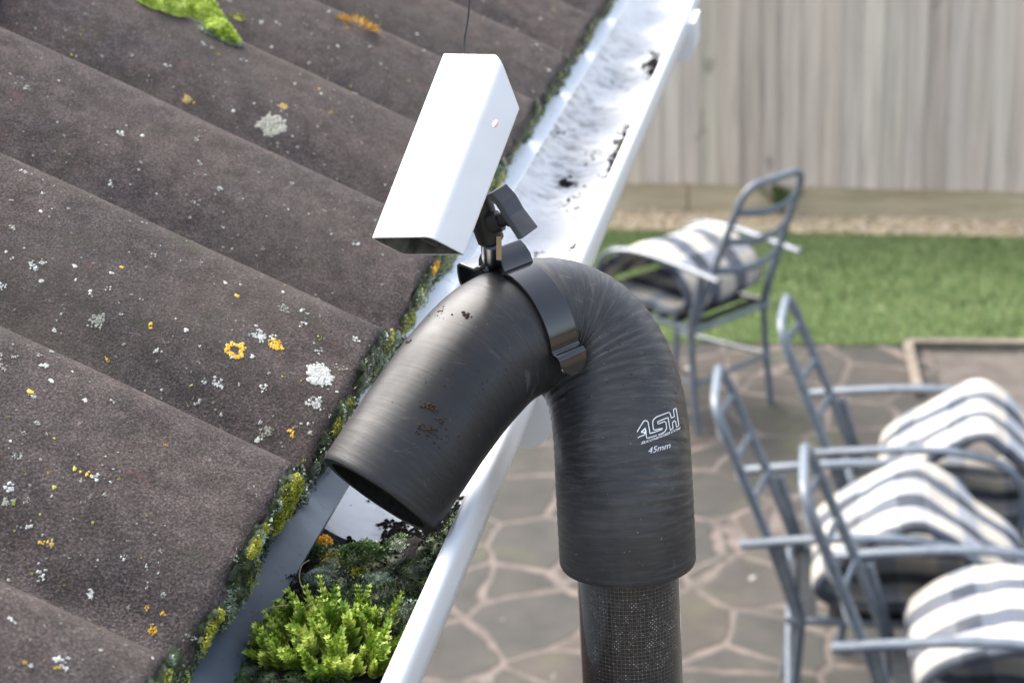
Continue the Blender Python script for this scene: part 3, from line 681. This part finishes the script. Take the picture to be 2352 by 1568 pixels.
tag(b.build('moss_clump', FEA, smooth=False), 'large bright yellow-green feathery moss clump at the bottom of the gutter', 'moss')
# straw and twigs
def strand(pts, r, mat, label, cat, name):
    b = MB(); b.tube(spline(pts, .001), r, 5); tag(b.build(name, mat), label, cat)
strand([onz(578, 1418, 2.492), onz(610, 1398, 2.498), onz(665, 1388, 2.50)], .0003, STRAW, 'pale curved straw lying across the grey tray edge', 'straw', 'straw')
strand([onz(700, 1362, 2.488), onz(688, 1330, 2.492), onz(692, 1300, 2.49), onz(712, 1284, 2.488)], .0003, STRAW, 'pale straw standing above the dark moss beside the tray', 'straw', 'straw')
strand([onz(915, 1330, 2.484), onz(945, 1346, 2.484), onz(988, 1362, 2.484)], .0009, plain('twig', (.07,.04,.028), .8, .2), 'short brown twig in the moss next to the gutter lip', 'twig', 'twig')
# dirt crumbs along the gutter
b = MB()
def crumb(c, r_, n=None):
    n = n or Z; K = 6; ax = n.orthogonal().normalized(); ay = n.cross(ax)
    vs = [c+n*r_*.7]+[c+(ax*math.cos(6.283*k/K)+ay*math.sin(6.283*k/K))*r_*random.uniform(.5, 1.3)+n*random.uniform(-.2,.2)*r_ for k in range(K)]
    b.add(vs, [(0, 1+k, 1+(k+1)%K) for k in range(K)])
def floor_pt(s, q):
    t = (q-GC)/(GR-.0024); t = max(-.98, min(.98, t)); z = LZ-(GR-.0024)*math.sqrt(1-t*t); nn = (Q*(-t)+Z*math.sqrt(1-t*t)).normalized()
    return L3(s, q, z+.0003), nn
for i in range(5200):
    s = .78+2.4*random.random()**1.3; u = random.random()
    if u < .55:
        q = GC+GR*random.uniform(.72, .955); 
        if noise.noise((s*11, 1, 0))+.4*noise.noise((s*40, 1, 0)) < .12: continue
    else:
        q = random.uniform(GC-GR*.3, GC+GR*.95)
        if noise.noise((s*16, q*26, 3)) < .30+.12*(s > 1.5): continue
    p, nn = floor_pt(s, q); crumb(p, random.uniform(.0006, .0019)*(1+.4*(u < .55)), nn)
for (px, py, k, r_) in ((1302, 378, 26, .0020), (1285, 382, 9, .0012), (1500, 132, 150, .0024), (1434, 312, 130, .0019), (1410, 384, 130, .0019), (1425, 345, 90, .0018), (1418, 345, 14, .002), (1286, 283, 10, .0014), (1378, 480, 14, .0016), (1350, 560, 22, .0018), (1322, 548, 10, .0015)):
    for i in range(k):
        c0 = onz(px+random.gauss(0, 9), py+random.gauss(0, 5 if k < 60 else 17), 2.463); q = min(GC+GR*.955, c0.dot(Q)); p, nn = floor_pt(c0.dot(G), q); crumb(p, r_*random.uniform(.6, 1.3), nn)
for i in range(6000):      # the ragged rim of soil round the hose mouth
    s = random.gauss(.785, .03); q = random.uniform(-.24, -.168)
    if noise.noise((s*45, q*45, 8)) < -.12 or s < .7: continue
    p, nn = floor_pt(s, q); crumb(p, random.uniform(.0007, .0022), nn)
tag(b.build('gutter_dirt', SOIL, smooth=False), 'black crumbs of dirt scattered over the white gutter floor', 'dirt', kind='stuff')

# ------------------------------------------------------------------ lichen on the tiles
def onroof(s, r, up=.0004): return roofpt(s, r, up)
def roof_sr(p): d = p-L3(0, EQ, EZ); return p.dot(G), d.dot(UPS)
def fleck(b, s, r, rad, mi=0, up=.0005):
    K = random.choice((7, 8, 9)); rad *= .85; a0 = random.random()*6
    vs = [onroof(s, r, up)]
    for k in range(K):
        a = a0+6.283*k/K; q = rad*random.uniform(.35, 1.35); vs.append(onroof(s+q*math.cos(a), r+q*math.sin(a), up-.0003))
    b.add(vs, [(0, 1+k, 1+(k+1)%K) for k in range(K)], mi)
def lichen(b, s, r, rad, n, mi=0, ring=0, size=None):
    sd_ = random.random()*50; size = size or rad*.16
    for i in range(n):
        a = random.uniform(0, 6.283); t = random.uniform(ring, 1)**.6
        lobe = .75+.45*noise.noise((math.cos(a)*1.6+sd_, math.sin(a)*1.6, 0))+.2*noise.noise((math.cos(a)*5+sd_, math.sin(a)*5, 0))
        if ring and noise.noise((math.cos(a)*1.1+sd_, math.sin(a)*1.1, 4)) > .22: continue
        fleck(b, s+rad*t*lobe*math.cos(a), r+rad*t*lobe*math.sin(a), size*random.uniform(.6, 1.2), mi)
def big_lichen(px, py, rpx, mat, n, label, ring=0, size=None):
    p, nn = hit(px, py)
    if p is None: print('lichen misses', px, py); return
    s, r = roof_sr(p); d = (p-EYE).dot(fwd); b = MB(); lichen(b, s, r, rpx*d/F*1.1, n, 0, ring, size)
    if b.v: tag(b.build('lichen', mat, smooth=False), label, 'lichen', 'lichen rosettes on the roof tiles')
big_lichen(735, 862, 38, L_WHITE, 260, 'largest crusty white lichen rosette, near the tile end left of the hose')
big_lichen(722, 925, 20, L_WHITE, 70, 'smaller white lichen patch directly below the largest white rosette')
big_lichen(622, 286, 34, L_GREY, 170, 'pale grey lichen rosette on the upper tiles left of the white housing')
big_lichen(428, 229, 13, L_GOLD, 60, 'round golden lichen disc, the left one of two on the upper tiles')
big_lichen(652, 245, 13, L_GOLD, 60, 'round golden lichen disc above the pale grey rosette')
big_lichen(540, 805, 26, L_YEL, 150, 'bright yellow lichen ring open in the middle, on the lower tiles', ring=.55)
big_lichen(634, 792, 20, L_YEL, 120, 'solid yellow lichen patch right of the yellow ring')
big_lichen(598, 772, 20, L_WHITE, 70, 'white lichen patch touching the solid yellow patch')
big_lichen(652, 710, 15, L_GREY, 50, 'small grey lichen with a yellow neighbour near the tile ridge')
big_lichen(612, 990, 16, L_GREY, 60, 'grey lichen rosette in the shaded trough near the tile end')
big_lichen(222, 740, 22, L_GREY, 60, 'greenish grey lichen patch in the trough at the left')
big_lichen(350, 1447, 13, L_YEL, 60, 'orange-yellow lichen dot on the lowest tiles near the tray')
big_lichen(380, 1022, 7, L_YEL, 16, 'tiny yellow lichen dot on the broad lower tile')
big_lichen(38, 1050, 13, L_WHITE, 26, 'pair of white lichen dots at the left edge of the picture')
big_lichen(758, 258, 7, L_YEL, 14, 'tiny orange lichen dot beside the white housing')
b = MB()
for i in range(1300):
    px, py = random.uniform(0, 1330), random.uniform(0, 1560); p, nn = hit(px, py)
    if p is None or nn.dot(NRM) < .3: continue
    s, r = roof_sr(p)
    if noise.noise((s*10, r*10, 2)) < -.22: continue
    u = random.random(); mi = 0 if u < .66 else (1 if u < .86 else (2 if u < .94 else 3)); rad = random.choice((.0004,.0005,.0006,.0008,.001,.0013,.0022))
    if random.random() < .45: fleck(b, s, r, rad*.7, mi)
    else: lichen(b, s, r, rad*1.3, random.randint(4, 13), mi, size=rad*.38)
tag(b.build('lichen_specks', [L_WHITE, L_GREY, L_YEL, M_YEL], smooth=False), 'tiny white, grey and yellow lichen specks scattered over all the tiles', 'lichen', kind='stuff')

# ------------------------------------------------------------------ gutter vacuum hose
D_ = lambda px, py, d: at(px, py, d)
CL = [D_(868,1138,.823), D_(928,1050,.828), D_(990,960,.837), D_(1065,862,.850), D_(1145,785,.864), D_(1245,746,.878), D_(1325,768,.884), D_(1382,830,.883), D_(1414,915,.878), D_(1428,1010,.873), D_(1433,1100,.871), D_(1438,1200,.873), D_(1442,1292,.878)]
vac = empty('gutter_vacuum', D_(1442,1292,.878), label='black silicone elbow hose on a woven carbon pole reaching over the gutter', cat='gutter vacuum')
HR = .0312
cl = spline(CL, .0009); NR = len(cl); NK = 112
T0 = (cl[1]-cl[0]).normalized(); nx = (fwd - T0*fwd.dot(T0)).normalized(); FR = []
for i, p in enumerate(cl):
    t = (cl[min(i+3,NR-1)]-cl[max(i-3,0)]).normalized(); nx = (nx-t*nx.dot(t)).normalized(); FR.append((p, t, nx.copy(), t.cross(nx)))
def curv(i):
    a = FR[max(i-12,0)][1]; c_ = FR[min(i+12,NR-1)][1]; return (c_-a)
b = MB(); vs = []; uv = []
CI = min(range(NR), key=lambda i: (FR[i][0]-D_(1190,768,.873)).length)
for i, (p, t, a_, b_) in enumerate(FR):
    fr_ = i/NR; HRi = float(np.interp(fr_, [0, .15, .35, .6, 1], [.0294, .0300, .0311, .0317, .0320])); rw = min(1, max(0, (i-CI+6)/30)); inb = .15+.85*rw
    u = i*.0009; cv = curv(i); cm = cv.length
    e = min(i, NR-1-i); rnd = -.0006*max(0, 1-e/1.6)
    for k in range(NK):
        th = 2*math.pi*k/NK; o = a_*math.cos(th)+b_*math.sin(th)
        inn = max(0, o.dot(cv))                       # inside of the bend wrinkles more
        rb = .00017*math.sin(6.283*u/.0046+.9*noise.noise((u*30, math.cos(th)*.6, math.sin(th)*.6))*2)*(.10+.75*rw*min(1, cm*2.6))*(.5+noise.noise((u*45+9, o.x*2, o.y*2))+.5)
        rb += inb*inn*.0009*math.sin(6.283*u/.0058+1.3*noise.noise((u*60, th, 0)))
        rb += .0003*noise.noise((u*26, o.x*1.2, o.z*1.2))
        vs.append(p+o*(HRi+rb+rnd)); uv.append((k/NK, u))
fs = [(i*NK+k, i*NK+(k+1)%NK, (i+1)*NK+(k+1)%NK, (i+1)*NK+k) for i in range(NR-1) for k in range(NK)]
b.add(vs, fs)
HOSE_BVH = BVHTree.FromPolygons([V(v) for v in vs], fs)
RI = .0245                                             # lining
st_i = len(b.v); m0 = NR
vs2 = []; idx = list(range(0, NR, 4))+([NR-1] if (NR-1) % 4 else [])
for i in idx:
    p, t, a_, b_ = FR[i]
    for k in range(NK):
        th = 2*math.pi*k/NK; vs2.append(p+(a_*math.cos(th)+b_*math.sin(th))*RI); uv.append((k/NK, i*.0009))
n2 = len(idx)
b.add(vs2, [(i*NK+(k+1)%NK, i*NK+k, (i+1)*NK+k, (i+1)*NK+(k+1)%NK) for i in range(n2-1) for k in range(NK)], 1)
for (o0, i0, fl) in ((0, st_i, 0), ((NR-1)*NK, st_i+(n2-1)*NK, 1)):
    for k in range(NK):
        f = (o0+k, i0+k, i0+(k+1)%NK, o0+(k+1)%NK); b.f.append(f if not fl else f[::-1]); b.m.append(0)
b.uv = uv
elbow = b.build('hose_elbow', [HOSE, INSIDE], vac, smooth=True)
# pole
pb = D_(1442,1292,.878); pd = (D_(1452,1568,.8965)-pb).normalized(); p0 = pb - pd*.008; plen = (p0.z-.01)/(-pd.z)
b = MB(); N = 60; K = 64; vs = []; uv = []; ax = (fwd-pd*fwd.dot(pd)).normalized(); ay = pd.cross(ax); PR = .0241
for i in range(N+1):
    L = plen*(i/N)**1.6
    for k in range(K): th = 6.28318*k/K; vs.append(p0+pd*L+(ax*math.cos(th)+ay*math.sin(th))*PR); uv.append((k/K, L))
b.add(vs, [(i*K+k, i*K+(k+1)%K, (i+1)*K+(k+1)%K, (i+1)*K+k) for i in range(N) for k in range(K)]+[tuple(N*K+k for k in range(K))]); b.uv = uv
# uv seam: the wrap column repeats harmlessly at the far side
b.build('pole', CARBON, vac, smooth=True)
# printed lettering, laid on the hose wall
def wrap(pts2, fs, name, lift=.00022):
    b = MB(); vs = []; ok = True
    for (x, y) in pts2:
        l_, n_, i_, d_ = HOSE_BVH.ray_cast(EYE, ray(x, y).normalized())
        if l_ is None: l_ = at(x, y, .82); n_ = -fwd
        if n_.dot(fwd) > 0: n_ = -n_
        vs.append(l_+n_*lift)
    b.add(vs, fs); o = b.build(name, PRINT, None, smooth=False); o.parent = elbow; return o
zx = lambda x, y: (1411.2+x*.12, 893.8+y*.12)
strokes = [([(432,818),(490,715),(556,612),(584,600),(618,602),(642,634),(660,740),(678,846),(790,812),(905,768),(914,746),(840,762),(762,780),(744,770),(734,700),(728,640),(742,582),(800,530),(915,484),(1030,440),(1056,452),(1070,500),(1080,550),(1140,526),(1130,455),(1122,388),(1172,362),(1195,500),(1225,690),(1182,724),(1170,660),(1158,612),(1138,602),(1104,640),(1108,690),(1116,740),(1066,790),(1044,680),(1020,540),(920,580),(822,622),(830,664),(890,640),(950,618),(980,634),(988,690),(994,745),(960,812),(900,848),(838,872)], 9),
           ([(598,770),(604,850),(614,938),(710,912),(806,880)], 9), ([(448,925),(500,896),(556,880),(588,850)], 9), ([(510,826),(560,770),(590,742),(592,800),(580,850),(560,820),(530,826)], 12)]
P2 = []; FS = []
for pts, hw_ in strokes:
    fine_ = []
    for a, c in zip(pts, pts[1:]):
        n = max(1, int(math.dist(a, c)/25))
        fine_ += [(a[0]+(c[0]-a[0])*i/n, a[1]+(c[1]-a[1])*i/n) for i in range(n)]
    fine_.append(pts[-1]); base = len(P2)
    for i, p in enumerate(fine_):
        a = fine_[max(i-1,0)]; c = fine_[min(i+1,len(fine_)-1)]; dx, dy = c[0]-a[0], c[1]-a[1]; L = math.hypot(dx, dy) or 1
        nx_, ny_ = -dy/L*hw_, dx/L*hw_
        P2 += [zx(p[0]+nx_, p[1]+ny_), zx(p[0]-nx_, p[1]-ny_)]
    FS += [(base+2*i, base+2*i+1, base+2*i+3, base+2*i+2) for i in range(len(fine_)-1)]
wrap(P2, FS, 'logo')
def text_pts(s, o, xv, yv, W, H, name, bold=0, bow=0):
    cu = bpy.data.curves.new('t', 'FONT'); cu.body = s; cu.offset = bold; cu.resolution_u = 3; to = bpy.data.objects.new('t', cu); COL.objects.link(to)
    bpy.context.view_layer.update(); me = to.evaluated_get(bpy.context.evaluated_depsgraph_get()).to_mesh()
    co = [tuple(v.co)[:2] for v in me.vertices]; fs = [tuple(p.vertices) for p in me.polygons]; bpy.data.objects.remove(to)
    x0, x1 = min(c[0] for c in co), max(c[0] for c in co); y0, y1 = 0, max(c[1] for c in co)
    out = []
    for x, y in co:
        t = (x-x0)/(x1-x0); u = (y-y0)/(y1-y0); out.append(zx(o[0]+xv[0]*t+yv[0]*u, o[1]+xv[1]*t+yv[1]*u+bow*4*t*(1-t)))
    wrap(out, fs, name)
text_pts('SILICONEHOSES.COM', (505,1052), (732,-285), (22,-52), 1, 1, 'web_address', .02, 18)
text_pts('45mm', (640,1232), (418,-112), (22,-118), 1, 1, 'size_marking', 0, 6)
# bits of dirt stuck on the elbow
b = MB()
for (px, py, sp_, k, r_) in ((990, 935, 10, 26, .0007), (985, 985, 14, 34, .0007), (1008, 965, 8, 14, .0006), (1010, 715, 12, 14, .0005), (1072, 722, 5, 16, .0008), (1000, 1010, 25, 20, .0004), (1100, 900, 90, 60, .0003), (1400, 800, 100, 60, .0003), (930, 780, 10, 18, .0007)):
    for i in range(k):
        l_, n_, i_, d_ = HOSE_BVH.ray_cast(EYE, ray(px+random.gauss(0, sp_), py+random.gauss(0, sp_*.5)).normalized())
        if l_ is not None: crumb(l_+n_*.0001, r_*random.uniform(.5, 1.4), n_ if n_.dot(fwd) < 0 else -n_)
o = b.build('dirt_specks', plain('brown_dirt', (.045,.032,.022), .9, .1), None, smooth=False); o.parent = elbow; o['kind'] = 'stuff'

# ------------------------------------------------------------------ spring clamp with ball joint
ci = min(range(NR), key=lambda i: (FR[i][0]-D_(1186,768,.873)).length)
cp, ct, _, _ = FR[ci]
if ct.dot(RX) < 0: ct = -ct
e1 = ct.orthogonal().normalized(); e2 = ct.cross(e1); cand = [e1*math.cos(a)+e2*math.sin(a) for a in np.linspace(0, 6.283, 720)]
topd = min((c for c in cand if c.dot(fwd) < .75), key=lambda c: math.dist(pixel(cp+c*(HR+.0045)), (1132, 606)))
side = ct.cross(topd)
if side.dot(fwd) > 0: side = -side
print('post base', pixel(cp+topd*(HR+.0045)), 'ear', pixel(cp+topd*(HR+.007)+side*.0135), 'ct', pixel(cp+ct*.01), pixel(cp))
clamp = empty('spring_clamp', cp, label='glossy black spring clamp gripping the elbow hose below the white housing', cat='clamp')
CWD = .0160
def extr(b, prof, w0, w1, th, taper=None):
    """ribbon profile in the clamp's ring plane (side, top), extruded along the hose"""
    N = len(prof); vs = []
    for j, (x, y) in enumerate(prof):
        a = prof[max(j-1,0)]; c = prof[min(j+1,N-1)]; dx, dy = c[0]-a[0], c[1]-a[1]; L = math.hypot(dx, dy); nx_, ny_ = -dy/L*th/2, dx/L*th/2
        k = taper(j/(N-1)) if taper else 1
        for (X, Y, w_) in ((x+nx_, y+ny_, w0*k), (x+nx_, y+ny_, w1*k), (x-nx_, y-ny_, w1*k), (x-nx_, y-ny_, w0*k)): vs.append(cp+side*X+topd*Y+ct*w_)
    fs = [(4*i+k, 4*i+(k+1)%4, 4*i+4+(k+1)%4, 4*i+4+k) for i in range(N-1) for k in range(4)] + [(0,1,2,3), (4*N-1,4*N-2,4*N-3,4*N-4)]
    b.add(vs, fs)
def arc(r, a0, a1, n): return [(r*math.sin(a0+(a1-a0)*i/n), r*math.cos(a0+(a1-a0)*i/n)) for i in range(n+1)]
for sg in (1, -1):
    R1 = HR+.0016
    pr = [(0, R1+.0012), (.004, R1+.0013), (.0135, R1+.0062), (.0158, R1+.0060), (.0178, R1+.0030), (.0192, R1-.0010), (.0188, R1-.0045), (.0168, R1-.0064), (.0155, R1-.0050)]
    pr = pr[:-1] + arc(R1+.0002, math.radians(33), math.radians(114), 28)
    x, y = pr[-1]; dx, dy = math.sin(math.radians(114)), math.cos(math.radians(114)); tx, ty = dy, -dx
    pr += [(x+tx*.0015+dx*.0012, y+ty*.0015+dy*.0012), (x+tx*.0018+dx*.0035, y+ty*.0018+dy*.0035), (x+tx*.003+dx*.0045, y+ty*.003+dy*.0045), (x+tx*.006+dx*.0050, y+ty*.006+dy*.0050), (x+tx*.009+dx*.0050, y+ty*.009+dy*.0050), (x+tx*.0115+dx*.0050, y+ty*.0115+dy*.0050)]
    pr = [(sg*x, y) for x, y in pr]
    b = MB(); extr(b, pr, -CWD/2, CWD/2, .0014, lambda t: 1.05 if t < .25 else (1.0 if t < .93 else math.sqrt(max(.12, 1-((t-.93)/.075)**2))))
    b.build('spring_arm', GLOSS, clamp, smooth=True, bevel=.0004)
# post and ball joint
pt0 = cp+topd*(HR+.0035); ja = D_(1128, 552, .800); jb = D_(1092, 446, .790); jd = jb-ja; print('post base', pixel(pt0), (pt0-EYE).dot(fwd))
b = MB(); pdv = (ja-pt0).normalized()
b.tube([pt0-pdv*.002, pt0+pdv*.0012, pt0+pdv*.0013, ja+pdv*.002], [.0064, .0062, .0047, .0045], 30); b.build('post', GLOSS, clamp, smooth=True)
b = MB(); b.tube([ja-jd*.02, ja+jd*.02, ja+jd*.3, ja+jd*.8, ja+jd*.96, ja+jd], [.0050,.0058,.0060,.0060,.0056,.0045], 30)
b.build('ball_joint', MATTE, clamp, smooth=True, bevel=0)
b = MB(); kb = D_(1146, 570, .794); b.box(kb, (.0022, .010, .0012), RX, UY, fwd); b.build('brass_pin', BRASS, clamp, smooth=False)
b = MB(); k0 = D_(1128, 515, .790); k1 = D_(1176, 494, .786); kd = (k1-k0).normalized()
b.tube([k0, k0+kd*.0045, k0+kd*.0046, k0+kd*.0072, k0+kd*.0073, k1+kd*.002], [.0046,.0046,.0032,.0032,.0042,.0036], 18); b.build('knob_screw', MATTE, clamp, smooth=True)
# folded wing of the knob: two paddles meeting at the hub
b = MB(); wpts = [((1128,443,.7835),(1163,421,.7875)), ((1168,478,.7815),(1193,460,.7855)), ((1168,478,.7815),(1193,460,.7855)), ((1202,547,.7755),(1237,521,.7795))]
pa = [(D_(*a), D_(*c)) for a, c in wpts]
outer_ = [pa[0], (D_(1150,466,.782), D_(1186,446,.786)), (D_(1170,498,.7805), D_(1203,476,.7845)), pa[3]]
nrm_ = (outer_[3][0]-outer_[0][0]).cross(outer_[0][1]-outer_[0][0]).normalized()
if nrm_.dot(kd) < 0: nrm_ = -nrm_
vs = []
for a, c in outer_: vs += [a, c, c-kd*.0026, a-kd*.0026]
b.add(vs, [(4*i+k, 4*i+(k+1)%4, 4*i+4+(k+1)%4, 4*i+4+k) for i in range(3) for k in range(4)]+[(3,2,1,0), (12,13,14,15)])
b.build('wing_knob', KNOB, clamp, smooth=False, bevel=.0004)

# ------------------------------------------------------------------ wireless inspection camera housing on the clamp
def orth(vx, vy, vz): return RX*vx - UY*vy + fwd*vz        # image-plane direction (y down) to world
aL = orth(155, -419, 81).normalized(); aA = orth(157, 12, -244); aA = (aA-aL*aA.dot(aL)).normalized(); aB = aL.cross(aA).normalized()
if aB.dot(orth(81, 41, 54)) < 0: aB = -aB
P0 = D_(849, 546, .789); WA, WB, WL = .0500, .0182, .0812
hcam = empty('inspection_camera', P0+aA*WA*.5+aB*WB*.5, label='small white rectangular wireless camera housing clamped above the hose', cat='camera')
def rrect(w, h, rads, ins=0, n=6):
    """corner loop of a w x h rectangle; rads for corners (0,0) (w,0) (w,h) (0,h)"""
    cs = [((0,0), (1,1)), ((w,0), (-1,1)), ((w,h), (-1,-1)), ((0,h), (1,-1))]; out = []
    ang = [math.pi, 1.5*math.pi, 0, .5*math.pi]
    for (c, d), r_, a0 in zip(cs, rads, ang):
        r_ = max(r_-ins, .0003); cx_, cy_ = c[0]+d[0]*(r_+ins), c[1]+d[1]*(r_+ins)
        for i in range(n+1): a = a0+math.pi/2*i/n; out.append((cx_+r_*math.cos(a), cy_+r_*math.sin(a)))
    return out
rd = (.003, .0042, .0012, .0030)
oo = rrect(WA, WB, rd); ii = rrect(WA, WB, rd, .0011); K = len(oo)
def hp(a, b_, l): return P0 + aA*a + aB*b_ + aL*l
def far_l(a, b_): return WL + .0055*(1-a/WA) - b_/WB*.016                    # far end is cut at a slant
b = MB(); vs = [hp(a, c, 0) for a, c in oo] + [hp(a, c, far_l(a, c)) for a, c in oo] + [hp(a, c, .0) for a, c in ii] + [hp(a, c, .070-c/WB*.012) for a, c in ii]
fs = [(k, (k+1)%K, K+(k+1)%K, K+k) for k in range(K)] + [tuple(K+k for k in range(K))] + [(k, 2*K+k, 2*K+(k+1)%K, (k+1)%K) for k in range(K)]
b.add(vs, fs); b.add([], []); 
b.f += [(2*K+(k+1)%K, 2*K+k, 3*K+k, 3*K+(k+1)%K) for k in range(K)] + [tuple(3*K+k for k in range(K))]; b.m += [1]*(K+1)
b.build('housing', [HOUSING, HIN], hcam, smooth=True, bevel=.0004)
b = MB(); c0 = hp(WA*.56, WB*.5, .022); b.box(c0, (.0016, WB-.003, .038), aA, aB, aL); b.build('circuit_board', HIN, hcam, smooth=False)
b = MB(); lc = hp(WA, 0, 0)
# indicator dot on the broad face
def ray_plane(px, py, o, n): v = ray(px, py); return EYE+v*((o-EYE).dot(n)/v.dot(n))
fnrm = -aB; ic = ray_plane(1137, 284, hp(WA*.5, 0, 0), fnrm); print('indicator', (ic-P0).dot(aA)/WA, (ic-P0).dot(aL)/WL)
b.tube([ic-fnrm*.0005, ic+fnrm*.0002], .0015, 20); b.build('indicator_light', PINK, hcam, smooth=True)
b = MB(); w0 = hp(WA*.25, WB*.45, far_l(0, WB*.45)-.002)
b.tube(spline([w0, D_(1066, 100, .795), D_(1074, 50, .79), D_(1078, 0, .785), D_(1080, -140, .78)], .004), .00045, 6); b.build('antenna_wire', WIRE, hcam)
